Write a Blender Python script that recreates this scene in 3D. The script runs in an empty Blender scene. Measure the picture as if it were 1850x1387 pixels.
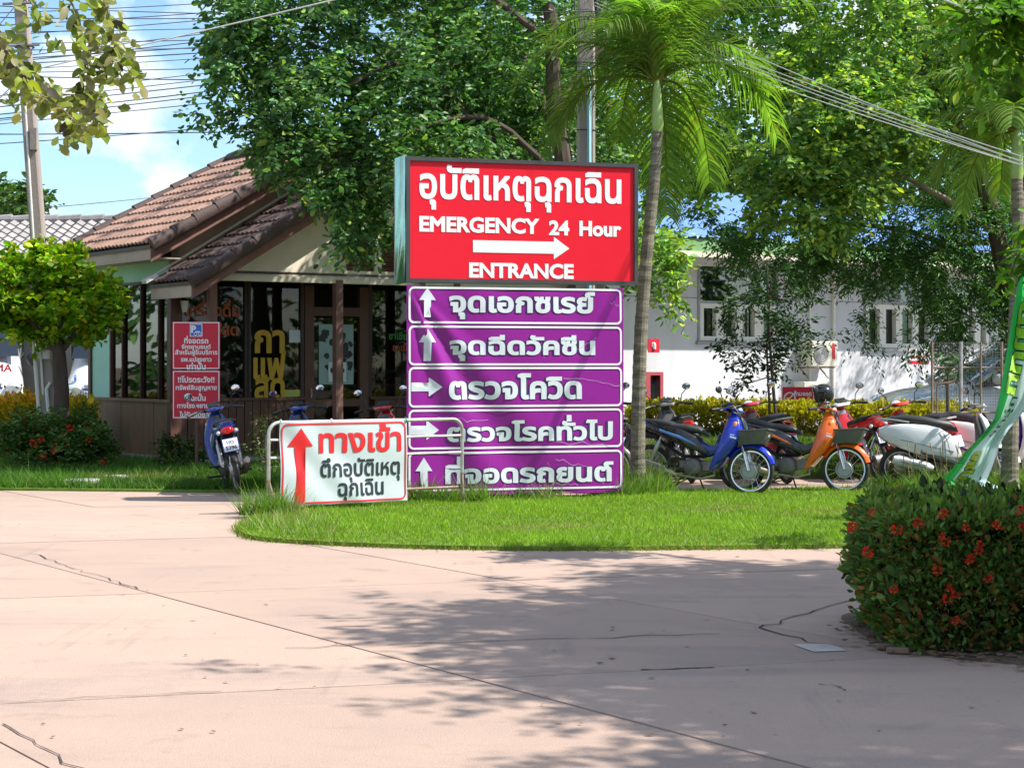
import bpy, bmesh, math, random
import numpy as np
from mathutils import Vector, Matrix, Euler
from mathutils.geometry import delaunay_2d_cdt, tessellate_polygon
S = bpy.context.scene
COL = S.collection
R = math.radians
random.seed(7)
rng = np.random.default_rng(7)

# ------------------------------------------------------------------ camera
F = 3400.0; HOR = 660.0; CH = 1.5
cd = bpy.data.cameras.new('camera'); cam = bpy.data.objects.new('camera', cd); COL.objects.link(cam)
cam.location = (0, 0, CH); cam.rotation_euler = (R(90), 0, 0)
cd.sensor_width = 36; cd.lens = 36 * F / 1850
cd.shift_y = -(693.5 - HOR) / 1850
cd.clip_start = 0.1; cd.clip_end = 3000
S.camera = cam
# ------------------------------------------------------------------ world
SUN_EL = R(50); SUN_AZ = R(-9)          # azimuth from +x towards +y
W = bpy.data.worlds.new('World'); S.world = W; W.use_nodes = True
nt = W.node_tree; nt.nodes.clear()
def nd(nt, t, **k):
    n = nt.nodes.new(t)
    for a, b in k.items():
        if a.startswith('i_'):
            key = a[2:]
            key = int(key) if key.isdigit() else key.replace('_', ' ')
            n.inputs[key].default_value = b
        else: setattr(n, a, b)
    return n
def lk(nt, a, b): nt.links.new(a, b)
sky = nd(nt, 'ShaderNodeTexSky', sky_type='NISHITA', sun_disc=False, sun_elevation=SUN_EL,
         sun_rotation=R(90) - SUN_AZ, air_density=1.0, dust_density=0.6, ozone_density=1.6)
tc = nd(nt, 'ShaderNodeTexCoord'); mp = nd(nt, 'ShaderNodeMapping')
mp.inputs['Scale'].default_value = (1, 1, 1.5); mp.inputs['Location'].default_value = (2.1, 0.1, 0.9)
n1 = nd(nt, 'ShaderNodeTexNoise', i_Scale=7.5, i_Detail=9.0, i_Roughness=0.52)
cr = nd(nt, 'ShaderNodeValToRGB'); cr.color_ramp.elements[0].position = 0.50; cr.color_ramp.elements[1].position = 0.57
n2 = nd(nt, 'ShaderNodeTexNoise', i_Scale=13.0, i_Detail=6.0)
cr2 = nd(nt, 'ShaderNodeValToRGB'); cr2.color_ramp.elements[0].position = 0.3; cr2.color_ramp.elements[1].position = 0.62
cr2.color_ramp.elements[0].color = (3.4, 4.0, 4.6, 1); cr2.color_ramp.elements[1].color = (5.6, 5.8, 5.9, 1)
mx = nd(nt, 'ShaderNodeMixRGB'); bg = nd(nt, 'ShaderNodeBackground', i_Strength=0.125); wo = nd(nt, 'ShaderNodeOutputWorld')
lk(nt, tc.outputs['Generated'], mp.inputs[0]); lk(nt, mp.outputs[0], n1.inputs['Vector']); lk(nt, mp.outputs[0], n2.inputs['Vector'])
lk(nt, n1.outputs[0], cr.inputs[0]); lk(nt, n2.outputs[0], cr2.inputs[0])
hsv = nd(nt, 'ShaderNodeMixRGB', blend_type='MULTIPLY'); hsv.inputs[0].default_value = 1.0; hsv.inputs[2].default_value = (0.72, 0.84, 0.93, 1)
lk(nt, sky.outputs[0], hsv.inputs[1])
lk(nt, cr.outputs[0], mx.inputs[0]); lk(nt, hsv.outputs[0], mx.inputs[1]); lk(nt, cr2.outputs[0], mx.inputs[2])
lk(nt, mx.outputs[0], bg.inputs[0]); lk(nt, bg.outputs[0], wo.inputs[0])
# ------------------------------------------------------------------ sun
sd = bpy.data.lights.new('sun', 'SUN'); sd.energy = 4.2; sd.angle = R(0.53); sd.color = (1, 0.95, 0.87)
so = bpy.data.objects.new('sun', sd); COL.objects.link(so)
sv = Vector((math.cos(SUN_EL) * math.cos(SUN_AZ), math.cos(SUN_EL) * math.sin(SUN_AZ), math.sin(SUN_EL)))
so.rotation_euler = sv.to_track_quat('Z', 'Y').to_euler(); so.location = (30, 0, 30)
S.view_settings.view_transform = 'Standard'; S.view_settings.look = 'None'
S.view_settings.exposure = 0.92; S.view_settings.gamma = 1.0
S.view_settings.use_curve_mapping = False
S.cycles.max_bounces = 8; S.cycles.transparent_max_bounces = 12

# ------------------------------------------------------------------ helpers
def PX(px, py, d): return Vector(((px - 925) / F * d, d, CH - (py - HOR) / F * d))
def GD(px, py, z=0.0):
    d = F * (CH - z) / (py - HOR); return Vector(((px - 925) / F * d, d, z))
def link(o, parent=None):
    COL.objects.link(o)
    if parent is not None: o.parent = parent
    return o
def empty(name, loc=(0, 0, 0), rz=0.0, label=None, cat=None, group=None):
    o = bpy.data.objects.new(name, None); COL.objects.link(o)
    o.location = loc; o.rotation_euler = (0, 0, rz); o.empty_display_size = 0.1
    return tag(o, label, cat, group)
def tag(o, label=None, cat=None, group=None, kind=None):
    if label: o['label'] = label
    if cat: o['category'] = cat
    if group: o['group'] = group
    if kind: o['kind'] = kind
    return o

MATS = {}
def mat(name, col, rough=0.6, metal=0.0, var=0.12, scale=4.0, bump=0.0, bscale=30.0, spec=0.5, coat=0.0, dirt=None, dirt_amt=0.0, dirt_scale=1.5, rand=0.0, stretch=(1, 1, 1)):
    if name in MATS: return MATS[name]
    m = bpy.data.materials.new(name); m.use_nodes = True; n = m.node_tree
    b = n.nodes['Principled BSDF']
    b.inputs['Roughness'].default_value = rough; b.inputs['Metallic'].default_value = metal
    b.inputs['Specular IOR Level'].default_value = spec; b.inputs['Coat Weight'].default_value = coat
    tc = nd(n, 'ShaderNodeTexCoord'); mp = nd(n, 'ShaderNodeMapping'); mp.inputs['Scale'].default_value = stretch
    lk(n, tc.outputs['Object'], mp.inputs[0])
    no = nd(n, 'ShaderNodeTexNoise', i_Scale=scale, i_Detail=6.0, i_Roughness=0.6); lk(n, mp.outputs[0], no.inputs['Vector'])
    mr = nd(n, 'ShaderNodeMapRange'); mr.inputs[1].default_value = 0.3; mr.inputs[2].default_value = 0.7
    mr.inputs[3].default_value = 1 - var; mr.inputs[4].default_value = 1 + var
    lk(n, no.outputs[0], mr.inputs[0])
    cur = mr.outputs[0]
    if rand:
        oi = nd(n, 'ShaderNodeObjectInfo'); m2 = nd(n, 'ShaderNodeMapRange'); m2.inputs[3].default_value = 1 - rand; m2.inputs[4].default_value = 1 + rand
        lk(n, oi.outputs['Random'], m2.inputs[0]); mu = nd(n, 'ShaderNodeMath', operation='MULTIPLY'); lk(n, cur, mu.inputs[0]); lk(n, m2.outputs[0], mu.inputs[1]); cur = mu.outputs[0]
    vm = nd(n, 'ShaderNodeVectorMath', operation='SCALE'); vm.inputs[0].default_value = col[:3]; lk(n, cur, vm.inputs['Scale'])
    out = vm.outputs[0]
    if dirt:
        dn = nd(n, 'ShaderNodeTexNoise', i_Scale=dirt_scale, i_Detail=8.0, i_Roughness=0.65); lk(n, mp.outputs[0], dn.inputs['Vector'])
        rp = nd(n, 'ShaderNodeMapRange'); rp.inputs[1].default_value = 0.45; rp.inputs[2].default_value = 0.7; rp.inputs[4].default_value = dirt_amt
        lk(n, dn.outputs[0], rp.inputs[0]); mx = nd(n, 'ShaderNodeMixRGB'); mx.inputs[2].default_value = (*dirt, 1)
        lk(n, rp.outputs[0], mx.inputs[0]); lk(n, out, mx.inputs[1]); out = mx.outputs[0]
    lk(n, out, b.inputs['Base Color'])
    if bump:
        bn = nd(n, 'ShaderNodeTexNoise', i_Scale=bscale, i_Detail=5.0); lk(n, mp.outputs[0], bn.inputs['Vector'])
        bu = nd(n, 'ShaderNodeBump', i_Strength=bump, i_Distance=0.02); lk(n, bn.outputs[0], bu.inputs['Height']); lk(n, bu.outputs[0], b.inputs['Normal'])
    MATS[name] = m; return m
def glass_mat(name, tint=(0.85, 0.9, 0.88), amt=0.75, rough=0.02):
    if name in MATS: return MATS[name]
    m = bpy.data.materials.new(name); m.use_nodes = True; n = m.node_tree; n.nodes.clear()
    o = nd(n, 'ShaderNodeOutputMaterial'); tr = nd(n, 'ShaderNodeBsdfTransparent'); tr.inputs[0].default_value = (*tint, 1)
    gl = nd(n, 'ShaderNodeBsdfGlossy', i_Roughness=rough); fr = nd(n, 'ShaderNodeFresnel', i_IOR=1.5)
    mr = nd(n, 'ShaderNodeMapRange'); mr.inputs[3].default_value = 1 - amt; mr.inputs[4].default_value = 1.0
    lk(n, fr.outputs[0], mr.inputs[0]); mi = nd(n, 'ShaderNodeMixShader')
    ge = nd(n, 'ShaderNodeNewGeometry'); iv = nd(n, 'ShaderNodeMath', operation='SUBTRACT'); iv.inputs[0].default_value = 1.0; lk(n, ge.outputs['Backfacing'], iv.inputs[1])
    ml = nd(n, 'ShaderNodeMath', operation='MULTIPLY'); lk(n, mr.outputs[0], ml.inputs[0]); lk(n, iv.outputs[0], ml.inputs[1])
    lk(n, ml.outputs[0], mi.inputs[0]); lk(n, tr.outputs[0], mi.inputs[1]); lk(n, gl.outputs[0], mi.inputs[2]); lk(n, mi.outputs[0], o.inputs[0])
    MATS[name] = m; return m
def leaf_mat(name, trans=0.35, rough=0.45, tcol=(1.0, 1.25, 0.35)):
    if name in MATS: return MATS[name]
    m = bpy.data.materials.new(name); m.use_nodes = True; n = m.node_tree
    b = n.nodes['Principled BSDF']; o = n.nodes['Material Output']; b.inputs['Roughness'].default_value = rough
    b.inputs['Specular IOR Level'].default_value = 0.35
    at = nd(n, 'ShaderNodeAttribute', attribute_name='tint'); lk(n, at.outputs['Color'], b.inputs['Base Color'])
    tr = nd(n, 'ShaderNodeBsdfTranslucent'); mu = nd(n, 'ShaderNodeMixRGB', blend_type='MULTIPLY'); mu.inputs[0].default_value = 1
    mu.inputs[2].default_value = (*tcol, 1); lk(n, at.outputs['Color'], mu.inputs[1]); lk(n, mu.outputs[0], tr.inputs[0])
    ms = nd(n, 'ShaderNodeMixShader'); ms.inputs[0].default_value = trans
    lk(n, b.outputs[0], ms.inputs[1]); lk(n, tr.outputs[0], ms.inputs[2]); lk(n, ms.outputs[0], o.inputs[0])
    MATS[name] = m; return m

class MB:
    def __init__(s): s.v = []; s.f = []
    def add(s, vs, fs):
        b = len(s.v); s.v += [tuple(v) for v in vs]; s.f += [tuple(b + i for i in f) for f in fs]; return s
    def box(s, c, d, rot=None):
        x, y, z = [k / 2 for k in d]
        vs = [Vector(p) for p in ((-x, -y, -z), (x, -y, -z), (x, y, -z), (-x, y, -z), (-x, -y, z), (x, -y, z), (x, y, z), (-x, y, z))]
        if rot is not None:
            e = Euler(rot).to_matrix(); vs = [e @ v for v in vs]
        c = Vector(c)
        return s.add([v + c for v in vs], [(0, 3, 2, 1), (4, 5, 6, 7), (0, 1, 5, 4), (1, 2, 6, 5), (2, 3, 7, 6), (3, 0, 4, 7)])
    def b2(s, a, b): return s.box([(p + q) / 2 for p, q in zip(a, b)], [abs(q - p) for p, q in zip(a, b)])
    def tube(s, pts, r, seg=8, caps=True):
        pts = [Vector(p) for p in pts]; n = len(pts)
        if not hasattr(r, '__len__'): r = [r] * n
        up = None; rings = []
        for i, p in enumerate(pts):
            t = (pts[min(i + 1, n - 1)] - pts[max(i - 1, 0)]).normalized()
            if up is None: up = Vector((0, 0, 1)) if abs(t.z) < .9 else Vector((1, 0, 0))
            a = t.cross(up)
            if a.length < 1e-6: a = t.orthogonal()
            a.normalize(); b = a.cross(t).normalized(); up = b
            rings.append([p + (a * math.cos(2 * math.pi * k / seg) + b * math.sin(2 * math.pi * k / seg)) * r[i] for k in range(seg)])
        return s.rings(rings, caps)
    def rings(s, rings, caps=True, closed=True):
        seg = len(rings[0]); vs = [v for rr in rings for v in rr]; fs = []
        for i in range(len(rings) - 1):
            for k in range(seg if closed else seg - 1):
                k2 = (k + 1) % seg; fs.append((i * seg + k, i * seg + k2, (i + 1) * seg + k2, (i + 1) * seg + k))
        if caps and closed: fs.append(tuple(range(seg))[::-1]); fs.append(tuple((len(rings) - 1) * seg + k for k in range(seg)))
        return s.add(vs, fs)
    def torus(s, c, Rr, r, seg=28, rs=8, axis='y'):
        c = Vector(c); vs = []; fs = []
        for i in range(seg):
            a = 2 * math.pi * i / seg
            for k in range(rs):
                b = 2 * math.pi * k / rs; q = Rr + r * math.cos(b); w = r * math.sin(b)
                p = {'y': (q * math.cos(a), w, q * math.sin(a)), 'z': (q * math.cos(a), q * math.sin(a), w), 'x': (w, q * math.cos(a), q * math.sin(a))}[axis]
                vs.append(c + Vector(p))
        for i in range(seg):
            for k in range(rs): fs.append((i * rs + k, i * rs + (k + 1) % rs, (i + 1) % seg * rs + (k + 1) % rs, (i + 1) % seg * rs + k))
        return s.add(vs, fs)
    def ell(s, c, r, seg=14, rg=9, rot=None):
        c = Vector(c); e = Euler(rot).to_matrix() if rot is not None else Matrix.Identity(3); rings = []
        for i in range(rg + 1):
            t = math.pi * i / rg - math.pi / 2; q = max(math.cos(t), 0.02)
            rings.append([c + e @ Vector((r[0] * q * math.cos(2 * math.pi * k / seg), r[1] * q * math.sin(2 * math.pi * k / seg), r[2] * math.sin(t))) for k in range(seg)])
        return s.rings(rings)
    def loft(s, secs, seg=14, e=2.6):
        """secs: (x, z, half width y, half height, pitch[, y])"""
        rings = []
        for q in secs:
            x, z, hw, hh, p = q[:5]; y0 = q[5] if len(q) > 5 else 0; ring = []
            for k in range(seg):
                a = 2 * math.pi * k / seg; ca, sa = math.cos(a), math.sin(a)
                yy = hw * math.copysign(abs(ca) ** (2 / e), ca); zz = hh * math.copysign(abs(sa) ** (2 / e), sa)
                ring.append(Vector((x - zz * math.sin(p), y0 + yy, z + zz * math.cos(p))))
            rings.append(ring)
        return s.rings(rings)
    def prism(s, pts, y0, y1, plane='xz'):
        n = len(pts)
        def mk(a, b, t): return {'xz': (a, t, b), 'xy': (a, b, t), 'yz': (t, a, b)}[plane]
        vs = [mk(a, b, y0) for a, b in pts] + [mk(a, b, y1) for a, b in pts]
        tri = tessellate_polygon([[Vector((a, b, 0)) for a, b in pts]])
        fs = [tuple(t) for t in tri] + [tuple(n + i for i in t[::-1]) for t in tri]
        fs += [(i, (i + 1) % n, n + (i + 1) % n, n + i) for i in range(n)]
        return s.add(vs, fs)
    def quad(s, a, b, c, d): return s.add([a, b, c, d], [(0, 1, 2, 3)])
    def mesh(s, name, smooth=False, bevel=0):
        me = bpy.data.meshes.new(name); me.from_pydata(s.v, [], s.f)
        bm = bmesh.new(); bm.from_mesh(me); bmesh.ops.recalc_face_normals(bm, faces=bm.faces)
        if bevel:
            es = [e for e in bm.edges if len(e.link_faces) == 2 and e.calc_face_angle(0) > 0.6]
            bmesh.ops.bevel(bm, geom=es, offset=bevel, segments=1, affect='EDGES', profile=0.6)
        for f in bm.faces: f.smooth = smooth
        if smooth:
            for e in bm.edges:
                if len(e.link_faces) == 2 and e.calc_face_angle(0) > 0.75: e.smooth = False
        bm.to_mesh(me); bm.free(); return me
    def build(s, name, m, parent=None, smooth=False, bevel=0, loc=None):
        me = s.mesh(name, smooth, bevel); me.materials.append(m)
        o = bpy.data.objects.new(name, me); link(o, parent)
        if loc is not None: o.location = loc
        return o
def inst(name, me, m, parent, loc=(0, 0, 0), rot=(0, 0, 0), scl=None):
    o = bpy.data.objects.new(name, me); link(o, parent); o.location = loc; o.rotation_euler = rot
    if scl: o.scale = scl
    if m is not None:
        if not me.materials: me.materials.append(m)
        if me.materials[0] != m:
            o.material_slots[0].link = 'OBJECT'; o.material_slots[0].material = m
    return o
def fast_mesh(name, V, Fc, m, parent=None, tint=None, smooth=False):
    """V (n,3), Fc (k,3 or 4) arrays; tint per vertex (n,3)"""
    V = np.asarray(V, dtype=np.float32); Fc = np.asarray(Fc, dtype=np.int32)
    me = bpy.data.meshes.new(name); k = Fc.shape[1]
    me.vertices.add(len(V)); me.vertices.foreach_set('co', V.ravel())
    me.loops.add(Fc.size); me.loops.foreach_set('vertex_index', Fc.ravel())
    me.polygons.add(len(Fc)); me.polygons.foreach_set('loop_start', np.arange(0, Fc.size, k, dtype=np.int32))
    me.polygons.foreach_set('loop_total', np.full(len(Fc), k, dtype=np.int32))
    me.update(calc_edges=True)
    if tint is not None:
        a = me.color_attributes.new('tint', 'FLOAT_COLOR', 'POINT')
        c = np.ones((len(V), 4), dtype=np.float32); c[:, :3] = tint; a.data.foreach_set('color', c.ravel())
    if smooth: me.polygons.foreach_set('use_smooth', np.ones(len(Fc), dtype=bool))
    me.materials.append(m); o = bpy.data.objects.new(name, me); link(o, parent); return o

# ------------------------------------------------------------------ lettering
TONE = '\u0e48\u0e49\u0e4a\u0e4b\u0e4c'; UPV = '\u0e31\u0e34\u0e35\u0e36\u0e37'
def _edges(body):
    c = bpy.data.curves.new('tmp', 'FONT'); c.body = body; c.size = 1; c.fill_mode = 'NONE'; c.resolution_u = 3
    o = bpy.data.objects.new('tmp', c); COL.objects.link(o)
    me = o.to_mesh(); n = len(me.vertices)
    V = np.zeros(n * 3, dtype=np.float32); me.vertices.foreach_get('co', V); V = V.reshape(-1, 3)[:, :2].astype(float)
    E = np.zeros(len(me.edges) * 2, dtype=np.int32); me.edges.foreach_get('vertices', E); E = E.reshape(-1, 2)
    o.to_mesh_clear(); bpy.data.objects.remove(o); bpy.data.curves.remove(c); return V, E
def text_shape(body, bold=0.0, grid=None, wide=1.0, height=None, width=None):
    V, E = _edges(body)
    for i, ch in enumerate(body):
        if ch in TONE and i and body[i - 1] in UPV:
            a = len(_edges(body[:i].rstrip())[0]); b = len(_edges(body[:i + 1])[0]); V[a:b, 1] += 0.19
    nxt = {}; 
    for a, b in E: nxt.setdefault(a, []).append(b); nxt.setdefault(b, []).append(a)
    loops = []; seen = set()
    for st in range(len(V)):
        if st in seen or st not in nxt: continue
        # orientation follows ascending vertex index
        lp = [st]; seen.add(st); cur = st
        first = min(nxt[st], key=lambda q: (q != st + 1, q))
        prev = st; cur = first
        while cur != st and cur not in seen:
            lp.append(cur); seen.add(cur)
            nx = [q for q in nxt[cur] if q != prev]
            if not nx: break
            prev, cur = cur, nx[0]
        if len(lp) >= 3: loops.append(np.array(lp))
    # glyphs of different fonts wind in opposite directions: make every character positive
    bounds = [0] + [len(_edges(body[:k + 1])[0]) if body[:k + 1].strip() else 0 for k in range(len(body))]
    for k in range(len(body)):
        mem = [q for q, l in enumerate(loops) if bounds[k] <= l.min() < bounds[k + 1]]
        if mem and sum(0.5 * np.sum(V[loops[q]][:, 0] * np.roll(V[loops[q]][:, 1], -1) - np.roll(V[loops[q]][:, 0], -1) * V[loops[q]][:, 1]) for q in mem) < 0:
            for q in mem: loops[q] = loops[q][::-1]
    pts = []; segs = []; base = 0
    area = sum(0.5 * np.sum(V[l][:, 0] * np.roll(V[l][:, 1], -1) - np.roll(V[l][:, 0], -1) * V[l][:, 1]) for l in loops)
    sg = 1.0 if area > 0 else -1.0
    for l in loops:
        P = V[l]; keep = np.linalg.norm(P - np.roll(P, 1, 0), axis=1) > 1e-5; P = P[keep]
        if len(P) < 3: continue
        if bold:
            t1 = P - np.roll(P, 1, 0); t2 = np.roll(P, -1, 0) - P
            t1 /= np.linalg.norm(t1, axis=1)[:, None]; t2 /= np.linalg.norm(t2, axis=1)[:, None]
            nn = np.stack([t1[:, 1] + t2[:, 1], -(t1[:, 0] + t2[:, 0])], 1); ln = np.linalg.norm(nn, axis=1)[:, None] + 1e-9
            cosh = np.clip(ln / 2, 0.6, 1); P = P + nn / ln * bold / cosh * sg
        pts.append(P); segs += [(base + i, base + (i + 1) % len(P)) for i in range(len(P))]; base += len(P)
    A = np.concatenate(pts)
    lo = A.min(0); hi = A.max(0); A = A - [(lo[0] + hi[0]) / 2, (lo[1] + hi[1]) / 2]
    size = hi - lo
    sx = sy = 1.0
    if width: sx = width / size[0]; sy = sx if not height else height / size[1]
    elif height: sx = sy = height / size[1]
    A = A * [sx, sy]
    SA = A.copy(); allp = [tuple(p) for p in A]
    if grid:
        h = size * [sx, sy] / 2
        for gx in np.arange(-h[0], h[0], grid):
            for gy in np.arange(-h[1], h[1], grid): allp.append((gx + 0.0013, gy + 0.0007))
    r = delaunay_2d_cdt([Vector(p) for p in allp], segs, [], 0, 1e-6)
    VV = np.array([tuple(p) for p in r[0]]); T = np.array([tuple(t) for t in r[2] if len(t) == 3])
    C = VV[T].mean(1); sgm = np.array(segs); a = SA[sgm[:, 0]]; b = SA[sgm[:, 1]]
    wn = np.zeros(len(C))
    for i, p in enumerate(C):
        up = (a[:, 1] <= p[1]) & (b[:, 1] > p[1]); dn = (a[:, 1] > p[1]) & (b[:, 1] <= p[1])
        cr = (b[:, 0] - a[:, 0]) * (p[1] - a[:, 1]) - (p[0] - a[:, 0]) * (b[:, 1] - a[:, 1])
        wn[i] = np.sum(up & (cr > 0)) - np.sum(dn & (cr < 0))
    T = T[wn * sg > 0.5]
    return VV, T
def text(body, cx, cz, m, parent, width=None, height=None, bold=0.0, y=0.0, warp=None, grid=None, name='lettering', M=None):
    VV, T = text_shape(body, bold, grid, width=width, height=height)
    X = VV[:, 0] + cx; Z = VV[:, 1] + cz
    Y = np.full(len(X), y) if warp is None else warp(X, Z) + y
    V = np.stack([X, Y, Z], 1)
    if M is not None:
        V = V @ np.array(M.to_3x3()).T + np.array(M.to_translation())
    return fast_mesh(name, V, T[:, ::-1] if False else T, m, parent)

# ------------------------------------------------------------------ foliage
def unit(a): return a / (np.linalg.norm(a, axis=1)[:, None] + 1e-9)
def leaf_geo(P, D, size, width=0.45, N=None, fold=0.12):
    n = len(P); D = unit(D)
    if N is None: N = unit(rng.normal(size=(n, 3)) + [0, 0, 0.8])
    Sd = unit(np.cross(D, N)); N = unit(np.cross(Sd, D)); L = size[:, None]
    b = P; t = P + D * L; l = P + D * L * 0.48 + Sd * L * width * 0.5 + N * L * fold; r = P + D * L * 0.48 - Sd * L * width * 0.5 + N * L * fold
    l2 = P + D * L * 0.8 + Sd * L * width * 0.34 + N * L * fold * .6; r2 = P + D * L * 0.8 - Sd * L * width * 0.34 + N * L * fold * .6
    V = np.stack([b, l, l2, t, r2, r], 1).reshape(-1, 3)
    i = np.arange(n)[:, None] * 6
    Q = np.concatenate([i + [0, 1, 2, 3], i + [0, 3, 4, 5]], 0); return V, Q
def tints(n, base, var=0.25, alt=None, altp=0.0, rep=6):
    b = np.array(base)[None, :] * np.exp(rng.normal(0, var, (n, 1))) * (1 + rng.normal(0, 0.06, (n, 3)))
    if alt is not None:
        k = rng.random(n) < altp; b[k] = np.array(alt)[None, :] * np.exp(rng.normal(0, var * .6, (k.sum(), 1)))
    return np.repeat(np.clip(b, 0.002, 0.95), rep, 0)
def crown(name, blobs, parent, m, lsize=0.09, per=14, spread=0.16, base=(0.05, 0.11, 0.02), alt=(0.12, 0.2, 0.03), altp=0.12, width=0.45, droop=0.5, shell=0.45, var=0.28, clump=0.16):
    """blobs: (centre, radii, number of sprigs)"""
    PP = []; DD = []; TT = []
    for c, r, n in blobs:
        c = np.array(c); r = np.array(r)
        nc = max(3, n // 9); cc = unit(rng.normal(size=(nc, 3))) * (shell + (1 - shell) * rng.random((nc, 1)) ** .6)
        k = rng.integers(0, nc, n); q = cc[k] + rng.normal(0, clump, (n, 3))
        tw = c + q * r; out = unit(q * r + rng.normal(0, .25, (n, 3)) + [0, 0, -0.05])
        tw_t = np.exp(rng.normal(0, .22, (n, 1)))
        s = np.linspace(0, 1, per)[None, :, None]
        ax = unit(out + rng.normal(0, .35, (n, 3)))
        P = tw[:, None, :] + ax[:, None, :] * s * spread * 2 + rng.normal(0, spread * .22, (n, per, 3))
        P[:, :, 2] -= (s[:, :, 0] ** 2) * spread * droop
        side = unit(np.cross(ax, [0, 0, 1.0])); sg = np.where(np.arange(per) % 2, 1.0, -1.0)[None, :, None]
        D = ax[:, None, :] * .6 + side[:, None, :] * sg * .9 + rng.normal(0, .3, (n, per, 3)); D[:, :, 2] -= droop * .6
        PP.append(P.reshape(-1, 3)); DD.append(D.reshape(-1, 3)); TT.append(np.repeat(tw_t, per, 0))
    P = np.concatenate(PP); D = np.concatenate(DD); n = len(P)
    V, Q = leaf_geo(P, D, lsize * np.exp(rng.normal(0, .2, n)), width)
    return fast_mesh(name, V, Q, m, parent, tints(n, base, var, alt, altp) * np.repeat(np.concatenate(TT), 6, 0))
def limb(name, pts, r0, r1, m, parent, seg=8, wob=0.03):
    pts = [Vector(p) for p in pts]; out = []; n = 14
    for i in range(n + 1):
        t = i / n * (len(pts) - 1); k = min(int(t), len(pts) - 2); u = t - k
        a = pts[max(k - 1, 0)]; b = pts[k]; c = pts[k + 1]; d = pts[min(k + 2, len(pts) - 1)]
        p = 0.5 * ((2 * b) + (c - a) * u + (2 * a - 5 * b + 4 * c - d) * u * u + (3 * b - a - 3 * c + d) * u ** 3)
        out.append(p + Vector((random.uniform(-wob, wob), random.uniform(-wob, wob), 0)) * (0 < i < n))
    rr = [r0 + (r1 - r0) * i / n for i in range(n + 1)]
    g = MB().tube(out, rr, seg); return g.build(name, m, parent, smooth=True)
# ------------------------------------------------------------------ materials
def road_mat():
    m = bpy.data.materials.new('concrete road'); m.use_nodes = True; n = m.node_tree; b = n.nodes['Principled BSDF']; b.inputs['Roughness'].default_value = .88; b.inputs['Specular IOR Level'].default_value = .25
    tc = nd(n, 'ShaderNodeTexCoord')
    def noise(sc, det, stretch=(1, 1, 1), rot=0, dist=0.0):
        mp = nd(n, 'ShaderNodeMapping'); mp.inputs['Scale'].default_value = stretch; mp.inputs['Rotation'].default_value = (0, 0, rot); lk(n, tc.outputs['Object'], mp.inputs[0])
        q = nd(n, 'ShaderNodeTexNoise', i_Scale=sc, i_Detail=det, i_Roughness=.65, i_Distortion=dist); lk(n, mp.outputs[0], q.inputs['Vector']); return q.outputs[0]
    def rng_(src, a0, a1, b0, b1):
        q = nd(n, 'ShaderNodeMapRange'); q.inputs[1].default_value = a0; q.inputs[2].default_value = a1; q.inputs[3].default_value = b0; q.inputs[4].default_value = b1; lk(n, src, q.inputs[0]); return q.outputs[0]
    def mixc(f, c1, c2):
        q = nd(n, 'ShaderNodeMixRGB'); lk(n, f, q.inputs[0]); 
        if isinstance(c1, tuple): q.inputs[1].default_value = (*c1, 1)
        else: lk(n, c1, q.inputs[1])
        q.inputs[2].default_value = (*c2, 1); return q.outputs[0]
    cur = mixc(rng_(noise(.6, 7), .35, .65, 0, 1), (.475, .342, .272), (.42, .308, .253))
    cur = mixc(rng_(noise(.35, 8, (1, 3.2, 1), R(57), .6), .50, .72, 0, .75), cur, (.30, .235, .205))
    cur = mixc(rng_(noise(2.2, 9, (1, 1, 1), 0, .4), .58, .72, 0, .55), cur, (.27, .20, .17))
    cur = mixc(rng_(noise(1.1, 6, (3.5, .22, 1), R(-33)), .60, .74, 0, .45), cur, (.20, .165, .15))
    cur = mixc(rng_(noise(140, 3), .56, .72, 0, .5), cur, (.19, .15, .13))
    cur = mixc(rng_(noise(95, 2), .62, .75, 0, .5), cur, (.62, .52, .46))
    vo = nd(n, 'ShaderNodeTexVoronoi', i_Scale=3.1); lk(n, tc.outputs['Object'], vo.inputs['Vector']); cur = mixc(rng_(vo.outputs['Distance'], .0, .05, .55, 0), cur, (.10, .08, .07))
    oi = nd(n, 'ShaderNodeObjectInfo'); vm = nd(n, 'ShaderNodeVectorMath', operation='SCALE'); lk(n, cur, vm.inputs[0]); lk(n, rng_(oi.outputs['Random'], 0, 1, .93, 1.05), vm.inputs['Scale']); lk(n, vm.outputs[0], b.inputs['Base Color'])
    bu = nd(n, 'ShaderNodeBump', i_Strength=.5, i_Distance=.01); lk(n, noise(110, 4), bu.inputs['Height']); lk(n, bu.outputs[0], b.inputs['Normal']); return m
m_conc = road_mat()
m_joint = mat('joint dirt', (0.07, 0.055, 0.045), 0.95, var=0.3)
m_soil = mat('soil', (0.13, 0.09, 0.06), 0.95, var=0.3, scale=6, bump=0.6, dirt=(0.05, 0.09, 0.02), dirt_amt=0.6)
m_lawn = mat('lawn soil', (0.13, 0.21, 0.02), 0.95, var=0.3, scale=5, bump=0.5)
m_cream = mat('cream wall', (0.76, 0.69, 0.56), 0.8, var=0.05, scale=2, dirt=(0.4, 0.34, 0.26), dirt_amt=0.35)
m_mint = mat('mint wall', (0.44, 0.76, 0.64), 0.8, var=0.04, scale=2, dirt=(0.3, 0.5, 0.42), dirt_amt=0.3)
m_brown = mat('brown timber', (0.11, 0.045, 0.03), 0.55, var=0.2, scale=8, stretch=(6, 6, .6), bump=0.1)
m_dkbrown = mat('dark brown frame', (0.05, 0.026, 0.02), 0.5, var=0.2)
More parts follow.
